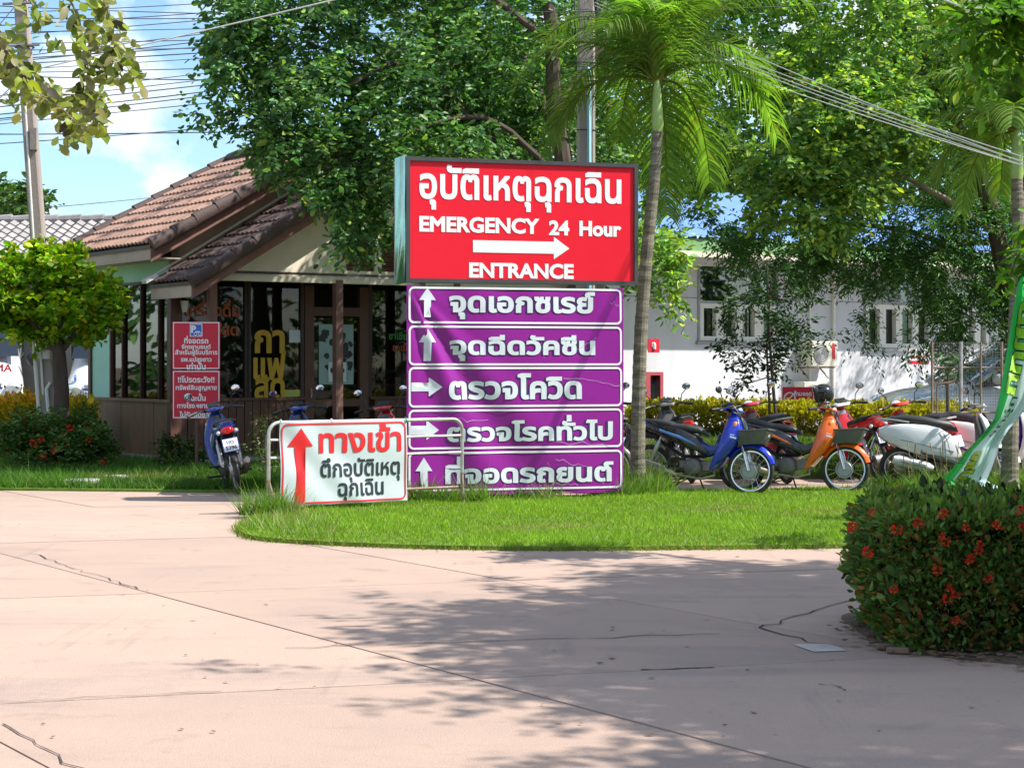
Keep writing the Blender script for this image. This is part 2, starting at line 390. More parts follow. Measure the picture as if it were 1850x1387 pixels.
m_wood = mat('weathered panel', (0.24, 0.13, 0.07), 0.6, var=0.3, scale=4, stretch=(3, 3, .7), dirt=(0.10, 0.09, 0.045), dirt_amt=0.8, dirt_scale=2.0)
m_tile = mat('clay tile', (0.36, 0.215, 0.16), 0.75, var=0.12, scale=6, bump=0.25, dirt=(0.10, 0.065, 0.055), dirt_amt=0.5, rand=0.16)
m_tiledk = mat('dark clay tile', (0.085, 0.055, 0.05), 0.7, var=0.2, scale=6, bump=0.25, rand=0.2)  # shade on the verge tiles is put into this darker brown
m_barge = mat('barge board', (0.24, 0.12, 0.10), 0.7, var=0.15, dirt=(0.12, 0.07, 0.05), dirt_amt=0.5)
m_fascia = mat('beige fascia', (0.50, 0.38, 0.30), 0.7, var=0.08, dirt=(0.3, 0.2, 0.15), dirt_amt=0.4)
m_gtile = mat('grey tile', (0.30, 0.28, 0.275), 0.8, var=0.15, scale=5, bump=0.3, dirt=(0.12, 0.11, 0.10), dirt_amt=0.6, rand=0.15)
m_green = mat('green paint', (0.04, 0.27, 0.14), 0.5, var=0.08)
m_ltgreen = mat('light green fascia', (0.20, 0.38, 0.16), 0.6, var=0.08)
m_white = mat('white wall', (0.62, 0.635, 0.68), 0.8, var=0.03, scale=1.2, dirt=(0.47, 0.46, 0.46), dirt_amt=0.45, dirt_scale=0.9, stretch=(2, 2, .4))
m_wframe = mat('white frame', (0.75, 0.74, 0.70), 0.5, var=0.04)
m_blueroof = mat('blue sheet roof', (0.16, 0.30, 0.62), 0.4, var=0.06)
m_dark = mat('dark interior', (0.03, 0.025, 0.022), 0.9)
m_black = mat('black plastic', (0.018, 0.018, 0.02), 0.4, var=0.2)
m_rubber = mat('tyre rubber', (0.022, 0.021, 0.02), 0.85, var=0.2, dirt=(0.16, 0.12, 0.09), dirt_amt=0.55, dirt_scale=9)
m_chrome = mat('chrome', (0.75, 0.75, 0.74), 0.22, 1.0, var=0.06)
m_alu = mat('aluminium', (0.52, 0.52, 0.52), 0.42, 0.8, var=0.1, dirt=(0.25, 0.2, 0.15), dirt_amt=0.4, dirt_scale=8)
m_steel = mat('dull steel', (0.30, 0.30, 0.30), 0.5, 0.7, var=0.15)
m_galv = mat('galvanised rail', (0.52, 0.53, 0.52), 0.42, 0.5, var=0.12, dirt=(0.28, 0.16, 0.10), dirt_amt=0.7, dirt_scale=7)
m_rust = mat('rusty leg', (0.32, 0.24, 0.18), 0.7, 0.3, var=0.25, dirt=(0.2, 0.1, 0.05), dirt_amt=0.7, dirt_scale=6)
m_red = mat('sign red', (0.80, 0.012, 0.032), 0.35, var=0.02, spec=0.4)
m_redb = mat('board red', (0.62, 0.01, 0.04), 0.5, var=0.03)
m_purple = mat('purple banner', (0.27, 0.012, 0.27), 0.33, var=0.05, scale=2, spec=0.5)
m_swhite = mat('print white', (0.82, 0.82, 0.84), 0.5, var=0.02)
m_swhite2 = mat('print white worn', (0.66, 0.70, 0.76), 0.5, var=0.05, dirt=(0.45, 0.42, 0.5), dirt_amt=0.35, dirt_scale=6)
m_navy = mat('print navy', (0.04, 0.018, 0.10), 0.5)
m_banner = mat('white banner', (0.52, 0.58, 0.62), 0.42, var=0.05, scale=2)
m_bred = mat('banner red', (0.70, 0.02, 0.03), 0.45, var=0.03)
m_bblack = mat('banner black', (0.02, 0.03, 0.045), 0.5)
m_orange_t = mat('orange lettering', (0.42, 0.09, 0.02), 0.6)
m_yellow_t = mat('yellow lettering', (0.62, 0.36, 0.03), 0.6)
m_green_t = mat('green lettering', (0.05, 0.30, 0.05), 0.6)
m_blue_s = mat('sign blue', (0.02, 0.12, 0.60), 0.4)
m_pole = mat('concrete pole', (0.36, 0.31, 0.28), 0.9, var=0.12, scale=3, bump=0.4, dirt=(0.2, 0.16, 0.14), dirt_amt=0.5, stretch=(3, 3, .5))
m_pvc = mat('grey blue conduit', (0.20, 0.42, 0.48), 0.5, var=0.1)
m_pvcw = mat('white pvc pipe', (0.72, 0.70, 0.66), 0.5, var=0.08)
m_cable = mat('black cable', (0.02, 0.02, 0.025), 0.6)
m_cablew = mat('pale cable', (0.55, 0.55, 0.52), 0.5)
m_slabg = mat('grey cover slab', (0.36, 0.35, 0.32), 0.9, var=0.15, bump=0.4, dirt=(0.2, 0.19, 0.15), dirt_amt=0.6, dirt_scale=4)
m_bark = mat('tree bark', (0.085, 0.06, 0.045), 0.95, var=0.3, scale=7, bump=0.8, bscale=18, stretch=(1, 1, .4))
m_bark2 = mat('pale branch bark', (0.25, 0.20, 0.15), 0.95, var=0.3, scale=7, bump=0.6, bscale=18)
m_glass = glass_mat('window glass', (0.62, 0.66, 0.64), 0.985)
m_glassg = glass_mat('reflective glass', (0.30, 0.36, 0.33), 0.86)
m_leaf = leaf_mat('leaf')
m_leaf2 = leaf_mat('thin leaf', 0.5, 0.5)
m_gras = leaf_mat('grass blade', 0.45, 0.5)
m_petal = leaf_mat('petal', 0.3, 0.6, (1.0, 0.6, 0.4))

# ------------------------------------------------------------------ ground
def sheet(name, pts, z, m, parent=None, kind='structure', thick=None):
    g = MB(); n = len(pts); tri = tessellate_polygon([[Vector((p[0], p[1], 0)) for p in pts]])
    g.v = [(p[0], p[1], z) for p in pts]; g.f = [tuple(t) for t in tri]
    if thick:
        b = len(g.v); g.v += [(p[0], p[1], z - thick) for p in pts]; g.f += [(i, (i + 1) % n, b + (i + 1) % n, b + i) for i in range(n)]
    o = g.build(name, m, parent)
    if kind and parent is None: o['kind'] = kind
    return o
sheet('ground', [(-900, -300), (900, -300), (900, 1500), (-900, 1500)], -0.09, m_soil)
road = sheet('road', [(-16, 1), (16, 1), (16, 32), (-16, 32)], -0.022, m_joint)
def clip(poly, n, c, side):
    out = []
    for i in range(len(poly)):
        a = poly[i]; b = poly[(i + 1) % len(poly)]
        da = (a[0] * n[0] + a[1] * n[1] - c) * side; db = (b[0] * n[0] + b[1] * n[1] - c) * side
        if da >= 0: out.append(a)
        if da * db < 0:
            t = da / (da - db); out.append((a[0] + (b[0] - a[0]) * t, a[1] + (b[1] - a[1]) * t))
    return out
NA = (0.839, 0.544); NB = (-0.295, 0.955); gap = 0.007
nA = math.hypot(*NA)
polys = []
As = [4.75 + 2.38 * k for k in range(-7, 9)]; Bs = [8.65 + 3.9 * k for k in range(-4, 8)]
for i in range(len(As) - 1):
    for j in range(len(Bs) - 1):
        p = [(-15, 1.5), (15, 1.5), (15, 31.5), (-15, 31.5)]
        for n, c, s_ in ((NA, As[i] + gap, 1), (NA, As[i + 1] - gap, -1), (NB, Bs[j] + gap, 1), (NB, Bs[j + 1] - gap, -1)):
            p = clip(p, n, c, s_)
            if len(p) < 3: break
        if len(p) >= 3:
            cx = sum(q[0] for q in p) / len(p); cy = sum(q[1] for q in p) / len(p)
            if abs(cx) < 3 + .3 * cy + 2: sheet('slab', p, random.uniform(-.0015, .0015), m_conc, road, thick=0.02)
# cracks
def crack(pts, w=0.012):
    P = []
    for i in range(len(pts) - 1):
        a = Vector(pts[i]); b = Vector(pts[i + 1]); n = max(3, int((b - a).length / 0.12))
        for k in range(n): P.append(a.lerp(b, k / n) + Vector((random.gauss(0, .015), random.gauss(0, .02), 0)))
    P.append(Vector(pts[-1])); g = MB(); vs = []
    for i, p in enumerate(P):
        t = (P[min(i + 1, len(P) - 1)] - P[max(i - 1, 0)]).normalized(); s_ = Vector((-t.y, t.x, 0)) * w * random.uniform(.3, 1)
        vs += [(p.x + s_.x, p.y + s_.y, .0045), (p.x - s_.x, p.y - s_.y, .0045)]
    g.add(vs, [(2 * i, 2 * i + 1, 2 * i + 3, 2 * i + 2) for i in range(len(P) - 1)]); g.build('crack', m_joint, road)
G3 = lambda x, y: GD(x, y)
crack([G3(520, 1170), G3(900, 1158), G3(1300, 1145)], .008)
crack([G3(1545, 1082), G3(1480, 1100), G3(1370, 1134), G3(1460, 1160), G3(1560, 1170)], .009)
crack([G3(0, 1308), G3(60, 1345), G3(150, 1387), G3(190, 1420)], .005)
crack([G3(-20, 1268), G3(60, 1266), G3(200, 1258), G3(400, 1250)], .006)
crack([G3(1165, 1210), G3(1230, 1208), G3(1290, 1206)], .014)
crack([G3(60, 1000), G3(250, 1065)], .006)
crack([G3(1480, 1236), G3(1510, 1240), G3(1525, 1248)], .006)
# painted remnant beside the hedge
sheet('paint_mark', [GD(1432, 1165), GD(1500, 1163), GD(1530, 1176), GD(1470, 1178)], 0.0045, mat('worn white paint', (0.5, 0.47, 0.44), 0.85, dirt=(0.40, 0.31, 0.26), dirt_amt=1.0, dirt_scale=5), road)

def smooth_poly(pts, it=2):
    for _ in range(it):
        out = []
        for i in range(len(pts)):
            a = pts[i]; b = pts[(i + 1) % len(pts)]
            out += [(a[0] * .75 + b[0] * .25, a[1] * .75 + b[1] * .25), (a[0] * .25 + b[0] * .75, a[1] * .25 + b[1] * .75)]
        pts = out
    return pts
def inpoly(x, y, poly):
    poly = np.array(poly); x0, y0 = poly[:, 0], poly[:, 1]; x1, y1 = np.roll(x0, -1), np.roll(y0, -1); ins = np.zeros(len(x), bool)
    for a, b, c, d in zip(x0, y0, x1, y1):
        k = ((b > y) != (d > y)) & (x < (c - a) * (y - b) / (d - b + 1e-12) + a); ins ^= k
    return ins
def blades(name, poly, n, h, zf, base, alt=(0.16, 0.2, 0.05), altp=0.15, parent=None, w=0.006, var=0.2, edge=0.0):
    poly = np.array([(p[0], p[1]) for p in poly]); lo, hi = poly.min(0), poly.max(0)
    X = rng.uniform(lo[0], hi[0], n * 3); Y = rng.uniform(lo[1], hi[1], n * 3); k = inpoly(X, Y, poly); X = X[k][:n]; Y = Y[k][:n]; n = len(X)
    cl = np.sin(X * 2.1 + 1) * np.sin(Y * 1.7) * .25 + np.sin(X * 7.3 + Y * 5.1) * .15
    H = h * np.exp(rng.normal(0, .35, n)) * (1 + cl); Z = zf(X, Y) if callable(zf) else np.full(n, zf)
    a = rng.uniform(0, 2 * math.pi, n); lean = rng.normal(0, .5, (n, 2)) * H[:, None]
    ww = w * rng.uniform(.6, 1.6, n)
    p0 = np.stack([X - np.cos(a) * ww, Y - np.sin(a) * ww, Z], 1); p1 = np.stack([X + np.cos(a) * ww, Y + np.sin(a) * ww, Z], 1)
    p2 = np.stack([X + lean[:, 0], Y + lean[:, 1], Z + H], 1)
    V = np.stack([p0, p1, p2], 1).reshape(-1, 3); i = np.arange(n)[:, None] * 3
    T = tints(n, base, var, alt, altp, rep=3) * np.repeat((1 + .5 * cl)[:, None], 3, 0)
    pt = np.sin(X * 1.3 + 2 * np.sin(Y * .9)) + np.sin(Y * 2.3 + X * .7) + .6 * np.sin(X * 4.1 - Y * 3.3) + rng.normal(0, .5, n)
    dry = np.repeat(pt > 1.75, 3); T[dry] = T[dry] * .35 + np.array((.30, .27, .10)) * .65
    return fast_mesh(name, V, i + [0, 1, 2], m_gras, parent, T)
GB = (0.22, 0.36, 0.022)
isl = [GD(*p) for p in ((424, 955), (440, 972), (500, 980), (650, 988), (850, 994), (1100, 995), (1300, 992), (1540, 990), (1900, 985), (2300, 975), (2300, 900), (1900, 878), (1600, 884), (1400, 888), (1200, 893), (1000, 903), (760, 908), (600, 915), (520, 925), (460, 938))]
isl = smooth_poly([(p.x, p.y) for p in isl], 2)
sheet('grass_island', isl, 0.035, m_lawn, thick=0.05)
tag(blades('lawn_grass', isl, 200000, 0.032, 0.03, GB, w=0.004), 'short bright green grass growing on the traffic island', 'grass', kind='stuff')
rim = []
for k_ in range(len(isl)):
    a_, b_ = isl[k_], isl[(k_ + 1) % len(isl)]
    if min(a_[1], b_[1]) < 18.5 and abs(a_[0]) < 4: rim.append((a_, b_))
XY = []
for a_, b_ in rim:
    L_ = math.dist(a_, b_)
    for _ in range(int(L_ * 170)):
        t_ = random.random(); XY.append((a_[0] + (b_[0] - a_[0]) * t_ + random.gauss(0, .03), a_[1] + (b_[1] - a_[1]) * t_ + random.gauss(-.02, .035)))
XY = np.array(XY); n_ = len(XY); an = rng.uniform(0, 6.28, n_); H_ = .045 * np.exp(rng.normal(0, .45, n_)); w_ = .005
P0 = np.stack([XY[:, 0] - np.cos(an) * w_, XY[:, 1] - np.sin(an) * w_, np.full(n_, .0)], 1); P1 = np.stack([XY[:, 0] + np.cos(an) * w_, XY[:, 1] + np.sin(an) * w_, np.full(n_, .0)], 1)
P2 = np.stack([XY[:, 0] + rng.normal(0, .03, n_), XY[:, 1] - np.abs(rng.normal(0, .035, n_)), H_], 1)
V_ = np.stack([P0, P1, P2], 1).reshape(-1, 3); i_ = np.arange(n_)[:, None] * 3
tag(fast_mesh('edge_grass', V_, i_ + [0, 1, 2], m_gras, None, tints(n_, (.15, .24, .02), .3, (.3, .25, .1), .3, rep=3)), 'ragged grass spilling over the front edge of the island onto the paving', 'grass', kind='stuff')
# long tufts round the posts and left tip
tl = [(GD(430, 962).x, GD(430, 962).y), (GD(600, 985).x, GD(600, 985).y), (GD(620, 960).x, GD(620, 960).y), (GD(500, 925).x, GD(500, 925).y)]
tag(blades('tall_grass', tl, 1300, 0.09, 0.03, (0.2, 0.33, 0.04), alt=(0.3, 0.28, 0.14), altp=.3, w=0.006), 'taller untrimmed grass at the pointed left end of the island', 'grass', kind='stuff')
tufts = []
for px, py, r, n in ((765, 910, .25, 500), (1150, 896, .45, 1500), (1110, 900, .3, 600), (840, 912, .3, 500), (940, 905, .5, 500), (485, 935, .3, 700), (1640, 885, .5, 800), (1830, 884, .4, 900), (1720, 890, .6, 900)):
    c = GD(px, py); tufts.append((c, r, n))
for c, r, n in tufts:
    q = [(c.x + r * math.cos(a), c.y + r * .7 * math.sin(a)) for a in np.linspace(0, 6.28, 10)[:-1]]
    tag(blades('grass_tuft', q, n, 0.17, 0.03, (0.13, 0.25, 0.03), alt=(0.28, 0.27, 0.12), altp=.2, w=0.006), 'tuft of longer grass left standing round the posts and trunks', 'grass tuft', 'long grass tufts on the island', 'stuff')
# front lawn of the cafe
lw = [(-16, 22.9), (-6.3, 22.6), (-3.6, 22.2), (-2.2, 22.4), (-1.0, 22.9), (0.9, 24.5), (1.2, 30), (-1, 31), (-16, 31)]
sheet('cafe_lawn', lw, 0.03, m_lawn, thick=0.05)
tag(blades('lawn_grass', [(-9, 22.8), (-6.3, 22.65), (-3.6, 22.25), (-2.2, 22.5), (-.5, 23.6), (0.9, 27), (-5, 29.5), (-9, 29.5)], 110000, 0.08, 0.03, (0.075, 0.18, 0.018), alt=(0.14, 0.2, 0.05), w=0.007), 'green grass in front of the coffee shop and under the left bushes', 'grass', kind='stuff')
# planted bank behind the motorcycles
def bankz(x, y): return np.interp(y, [24.6, 24.9, 26.6, 30.4, 30.6], [-.02, .04, .46, .5, -.08])
g = MB(); ys = [24.6, 24.9, 25.4, 26, 26.6, 28, 30.4, 30.6]
vs = [(x, y - (0.15 * math.sin(x * 1.3)), float(bankz(0, y))) for y in ys for x in np.linspace(1.0, 14, 20)]
g.add(vs, [(r * 20 + c, r * 20 + c + 1, r * 20 + 21 + c, r * 20 + 20 + c) for r in range(len(ys) - 1) for c in range(19)])
tag(g.build('planted_bank', m_soil, smooth=True), kind='structure')
tag(blades('bank_grass', [(1.0, 24.8), (11, 24.8), (11, 26.7), (1.0, 26.5)], 60000, 0.07, bankz, (0.09, 0.19, 0.02), alt=(0.2, 0.22, 0.06), altp=.25, w=0.007), 'patchy grass on the bank behind the parked motorcycles', 'grass', kind='stuff')
sheet('rear_yard', [(-30, 31.5), (30, 31.5), (30, 60), (-30, 60)], -0.02, mat('rear paving', (0.35, 0.31, 0.28), .9, var=.1))

# ------------------------------------------------------------------ tiles
def tile_mesh(name, w, l, h, waves=2, lip=0.03):
    g = MB(); n = waves * 4 + 1; vs = []
    for j, (yy, dz) in enumerate(((0, -lip), (0, 0), (l, -0.005))):
        for i in range(n):
            t = i / (n - 1); vs.append((t * w, yy, dz + h * (0.5 - 0.5 * math.cos(t * waves * 2 * math.pi)) + (0.028 if j < 2 else 0)))
    g.add(vs, [(j * n + i, j * n + i + 1, (j + 1) * n + i + 1, (j + 1) * n + i) for j in range(2) for i in range(n - 1)])
    return g.mesh(name, False)
def tile_field(origin, ux, uy, nx, ny, w, l, me, m, parent, name='tile', keep=None):
    """ux along the eave, uy up the slope (unit vectors, parent space)"""
    ux = Vector(ux).normalized(); uy = Vector(uy).normalized(); uz = ux.cross(uy)
    M0 = Matrix((ux, uy, uz)).transposed()
    for j in range(ny):
        for i in range(nx):
            if keep and not keep(i, j): continue
            p = Vector(origin) + ux * (i * w) + uy * (j * l)
            o = inst(name, me, m, parent); MM = Matrix.Translation(p + uz * random.uniform(-.003, .003)) @ (M0 @ Matrix.Rotation(random.gauss(0, .004), 3, 'Z')).to_4x4()
            o.matrix_local = MM

# ------------------------------------------------------------------ cafe
CA = math.atan(3400 / 5100)
cafe = empty('coffee_shop', (-5.12, 28.3, 0), CA, 'small brown and mint coffee shop with clay tiled gable roofs', 'building')
def cb(name, a, b, m, parent=cafe, bevel=0): return MB().b2(a, b).build(name, m, parent, bevel=bevel)
cb('plinth', (-.05, -1.15, 0), (7.2, 3.35, .12), m_slabg)
# left wall
lwall = cb('wall', (0, 2.42, .97), (.12, 3.27, 3.2), m_mint)
cb('wall', (0, 0, 2.8), (.12, 2.418, 3.45), m_mint)
sp = MB()
for i in range(5):
    y0 = .0 + i * .654; o = cb('panel', (-.012 - .004 * (i % 2), y0 + .004, .12), (.1, y0 + .65, .94), m_wood)
cb('sill', (-.05, -.03, .94), (.12, 3.3, .985), m_wood)
cb('corner_post', (-.04, 3.22, 0), (.1, 3.32, 3.2), m_brown)
cb('corner_post', (-.04, -.06, .12), (.14, .08, 2.8), m_brown)
edges = [0.08, .46, 1.16, 1.91, 2.42]
for i in range(4):
    w_ = cb('window', (.03, edges[i] + .02, 1.0), (.045, edges[i + 1] - .02, 2.78), m_glassg)
    for y in (edges[i], edges[i + 1]):
        fr = MB().b2((-.015, y - .025, .985), (.085, y + .025, 2.80)).build('frame', m_brown, w_)
    MB().b2((-.02, edges[i] + .026, 2.76), (.08, edges[i + 1] - .026, 2.80)).build('frame', m_brown, w_)
    if i < 3:
        yy = edges[i] + .12; s1 = MB().b2((.1, yy, 1.0), (.14, yy + .34, 1.38)).build('paper_sheet', m_swhite, w_)
        MB().add([(.095, yy + .1, 1.0), (.095, yy + .24, 1.0), (.095, yy + .2, 1.3), (.095, yy + .12, 1.34)], [(0, 1, 2, 3)]).build('paper_print', m_redb, w_)
# front wall: planks below, glass above
x = 0.12
while x < 7.0:
    wv = .135
    if not (2.24 < x + wv and x < 3.38): cb('plank', (x, -.02 - random.uniform(0, .006), .12), (x + wv - .012, .08, .955), m_brown)
    x += wv
cb('front_wall_core', (.1, .09, .12), (2.22, .12, .95), m_dkbrown); cb('front_wall_core', (3.4, .09, .12), (7.05, .12, .95), m_dkbrown)
cb('sill', (.12, -.05, .96), (2.22, .12, 1.0), m_brown); cb('sill', (3.4, -.05, .96), (7.05, .12, 1.0), m_brown)
for a, b in ((.14, 1.24), (1.28, 2.2), (3.42, 4.5), (4.56, 5.7), (5.76, 7.0)):
    w_ = cb('window', (a + .03, .03, 1.0), (b - .03, .042, 2.8), m_glass)
    for xx in (a, b): MB().b2((xx - .03, -.01, 1.001), (xx + .03, .08, 2.81)).build('frame', m_dkbrown, w_)
door = cb('door', (2.42, .035, .98), (3.2, .045, 2.25), m_glass)
for a, b in (((2.24, -.02, .12), (2.40, .07, 2.75)), ((3.22, -.02, .12), (3.38, .07, 2.75)), ((2.402, -.02, 2.28), (3.218, .07, 2.42)), ((2.402, -.02, .85), (3.218, .07, .97)), ((2.402, -.02, .12), (3.218, .07, .3))):
    MB().b2(a, b).build('door_frame', m_brown, door)
MB().b2((2.402, .03, .301), (3.218, .04, .849)).build('lower_pane', m_glass, door)
MB().tube([(2.33, -.05, 1.0), (2.33, -.08, 1.06), (2.33, -.05, 1.14)], .012).build('handle', m_chrome, door)
# poster on the door: white sheet with dark patches and round mark
po = MB().b2((2.5, .012, 1.2), (3.12, .02, 2.15)).build('door_poster', mat('pale poster', (0.30, 0.42, 0.42), .6), cafe)
g = MB()
for _ in range(22):
    cx, cz = random.uniform(2.54, 3.1), random.uniform(1.45, 2.12); r0 = random.uniform(.03, .09)
    pts = [(cx + r0 * random.uniform(.6, 1.2) * math.cos(a), 0, cz + r0 * random.uniform(.6, 1.3) * math.sin(a)) for a in np.linspace(0, 6.28, 9)[:-1]]
    yk = .008 - _ * .0002; g.add([(p[0], yk, p[2]) for p in pts], [tuple(range(8))])
tag(g.build('poster_patches', m_black, po), kind='stuff')
nt_ = MB().b2((2.66, -.004, 1.24), (2.98, .002, 1.55)).build('notice', m_swhite2, po)
g = MB(); g.add([(2.82 + .13 * math.cos(a), -.008, 1.42 + .07 * math.sin(a)) for a in np.linspace(0, 6.28, 17)[:-1]], [tuple(range(16))]); g.build('notice_mark', m_black, nt_)
MB().b2((1.98, .012, 1.86), (2.25 - .02, .02, 2.05)).build('notice', m_swhite2, cafe)
MB().b2((1.9, .012, 1.01), (2.18, .02, 1.12)).build('notice', mat('yellow notice', (.5, .5, .1), .6), cafe)
# glass lettering
text('เครื่องดื่ม', .68, 2.38, m_orange_t, cafe, width=.9, y=.012, bold=.03)
text('กาแฟสด', .70, 2.05, m_orange_t, cafe, width=.8, y=.012, bold=.03)
for s_, z in (('กา', 1.87), ('แฟ', 1.50), ('สด', 1.14)):
    text(s_, 1.64, z, m_yellow_t, cafe, width=.52 if s_ != 'แฟ' else .56, height=.36 if s_ != 'แฟ' else .46, bold=.035, y=.012)
text('ชาเขียว', 3.98, 1.98, m_green_t, cafe, width=.42, y=.012, bold=.02); text('ชาเย็น', 4.02, 1.80, m_orange_t, cafe, width=.36, y=.012, bold=.02)
# interior
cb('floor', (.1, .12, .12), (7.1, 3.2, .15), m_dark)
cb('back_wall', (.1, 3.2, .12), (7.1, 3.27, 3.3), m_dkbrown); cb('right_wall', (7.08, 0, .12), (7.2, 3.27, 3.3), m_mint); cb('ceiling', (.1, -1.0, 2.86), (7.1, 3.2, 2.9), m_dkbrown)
ct = empty('serving_counter', (-3.2, 30.9, .15), CA, 'dark counter inside the coffee shop behind the front glass', 'counter')
MB().b2((0, 0, 0), (2.4, .5, 1.0)).build('counter_body', m_dkbrown, ct, bevel=.01); MB().b2((-.05, -.06, 1.002), (2.45, .55, 1.04)).build('counter_top', m_wood, ct)
for i in range(7):
    l_ = empty('storage_jar', (-3.1 + i * .27, 30.98 + i * .18, 1.19), 0, 'jar on the counter behind the coffee shop glass', 'jar', 'jars on the coffee counter')
    MB().tube([(0, 0, 0), (0, 0, .2)], .06, 10).build('jar_body', m_glass, l_); MB().tube([(0, 0, .201), (0, 0, .24)], .05, 10).build('lid', [m_redb, m_green, m_wframe][i % 3], l_)
ball = [(1.62, 1.0, 2.6, (0.6, .35, .03)), (2.55, 1.2, 2.6, (.5, .04, .03)), (.9, .8, 2.55, (.45, .3, .03))]
for i, (a, b, z, c) in enumerate(ball):
    p = Matrix.Rotation(CA, 4, 'Z') @ Vector((a, b, z)); o = MB().ell((0, 0, 0), (.12, .12, .14)).build('paper_lantern', mat('lantern%d' % i, c, .7), None, True, loc=p + Vector((-5.12, 28.3, 0)))
    tag(o, ['yellow round paper lantern hanging inside right of the orange lettering', 'red round paper lantern hanging inside near the door', 'yellow paper lantern hanging behind the drinks lettering'][i], 'lantern')
# porch posts
for xx in (.2, 2.29, 4.4, 6.6): cb('porch_post', (xx - .06, -1.06, 0), (xx + .06, -.94, 2.8), m_barge)
# wall lamp
lp = empty('wall_lamp', cafe.matrix_basis @ Vector((.14, -.16, 2.42)), CA, 'small carriage lamp with white shade at the left corner of the shop front', 'lamp')
MB().tube([(0, .1, .08), (0, .02, .12), (0, 0, .06)], .012).build('bracket', m_black, lp)
MB().tube([(0, 0, -.12), (0, 0, .05)], [.035, .065], 10).build('lamp_shade', m_wframe, lp, True); MB().tube([(0, 0, .051), (0, 0, .09)], [.075, .02], 10).build('cap', m_black, lp)
# main gable wall above the porch roof
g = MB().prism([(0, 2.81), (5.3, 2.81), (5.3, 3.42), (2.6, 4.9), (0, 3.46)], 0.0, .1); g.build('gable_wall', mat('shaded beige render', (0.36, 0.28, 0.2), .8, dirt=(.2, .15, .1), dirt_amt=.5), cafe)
# porch gable
def hole_wall():
    g = MB(); y0, y1 = -1.0, -.9
    zt = lambda x: min(2.72 + (x + .35) * .6, 2.72 + (6.95 - x) * .6) - .1
    cols = [(.2, 2.44), (2.44, 2.94), (2.94, 3.06), (3.06, 3.56), (3.56, 6.4)]
    for i, (a, b) in enumerate(cols):
        def blk(z0a, z0b, a=a, b=b):
            xs = [a, b] if not (a < 3.3 < b) else [a, 3.3, b]
            g.prism([(a, z0a)] + [(b, z0a)] + [(q, zt(q)) for q in xs[::-1]], y0, y1)
        if i in (1, 3):
            g.b2((a, y0, 2.84), (b, y1, 2.95)); blk(3.58, 3.58)
        else: blk(2.84, 2.84)
    return g
hole_wall().build('porch_gable', m_cream, cafe)
for a in (2.44, 3.06):
    lv = cb('louver', (a, -.94, 2.951), (a + .5, -.92, 3.579), m_dkbrown)
    for k in range(9): MB().box((a + .25, -.955, 2.99 + k * .068), (.49, .012, .06), (.5, 0, 0)).build('slat', m_brown, lv)
cb('beam', (.12, -1.05, 2.75), (6.6, -.88, 2.835), m_cream)
# --- roofs
roof = cb('roof', (2.5, -.2, 4.96), (2.7, 3.3, 5.0), m_dkbrown)
a1 = math.atan2(5.06 - 3.3, 3.1); up1 = Vector((math.cos(a1), 0, math.sin(a1)))
tm = tile_mesh('tile', .30, .365, .028)
tile_field((-.5, 3.5, 3.3), (0, -1, 0), up1, 13, 10, .30, .355, tm, m_tile, roof)
def slope(x0, z0, x1, z1, ya, yb, t=.05, name='roof_deck', m=m_dkbrown, parent=roof):
    return MB().prism([(x0, z0), (x1, z1), (x1, z1 - t), (x0, z0 - t)], ya, yb).build(name, m, parent)
slope(-.5, 3.275, 2.6, 5.035, -.38, 3.48)
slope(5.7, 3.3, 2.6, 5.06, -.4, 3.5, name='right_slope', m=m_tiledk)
ridge = MB()
for k in range(10):
    y = 3.5 - k * .39; o = MB().tube([(2.6, y, 5.09), (2.6, y - .42, 5.11)], [.085, .10], 10).build('ridge_tile', m_tiledk, roof, True)
def verge(x0, z0, x1, z1, y, n, parent, nm='verge_tile'):
    a = math.atan2(z1 - z0, x1 - x0)
    for k in range(n):
        t0 = k / n; t1 = (k + 1.12) / n
        p = Vector((x0 + (x1 - x0) * t0, y, z0 + (z1 - z0) * t0)); q = Vector((x0 + (x1 - x0) * t1, y, z0 + (z1 - z0) * t1))
        MB().loft([(p.x, p.z + .012, .075, .10, a, y), (q.x, q.z - .012, .068, .088, a, y)], 10, 3).build(nm, m_tiledk, parent, True)
verge(-.5, 3.27, 2.6, 5.03, -.42, 9, roof)
verge(-.5, 3.31, 2.6, 5.07, 3.55, 9, roof)
MB().prism([(-.48, 3.24), (2.6, 4.99), (2.6, 4.78), (-.48, 3.02)], -.36, -.33).build('barge_board', m_barge, roof)
cb('fascia', (-.47, -.33, 3.06), (-.44, 3.5, 3.26), m_fascia, roof)
cb('soffit', (-.44, -.33, 3.08), (0, 3.5, 3.1), m_fascia, roof)
proof = cb('porch_roof', (3.2, -1.3, 4.8), (3.4, -.1, 4.84), m_dkbrown)
a2 = math.atan(.6); up2 = Vector((math.cos(a2), 0, math.sin(a2)))
tm2 = tile_mesh('tile', .30, .37, .028)
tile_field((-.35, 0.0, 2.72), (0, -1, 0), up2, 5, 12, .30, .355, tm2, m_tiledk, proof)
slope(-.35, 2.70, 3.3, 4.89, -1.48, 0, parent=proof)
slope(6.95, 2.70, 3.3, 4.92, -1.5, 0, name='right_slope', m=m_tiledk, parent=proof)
verge(-.37, 2.68, 3.3, 4.90, -1.54, 11, proof); verge(6.97, 2.68, 3.3, 4.90, -1.54, 11, proof)
MB().prism([(-.33, 2.66), (3.3, 4.84), (3.3, 4.64), (-.33, 2.45)], -1.49, -1.46).build('barge_board', m_barge, proof)
cb('fascia', (-.33, -1.46, 2.48), (-.30, 0, 2.66), m_fascia, proof)
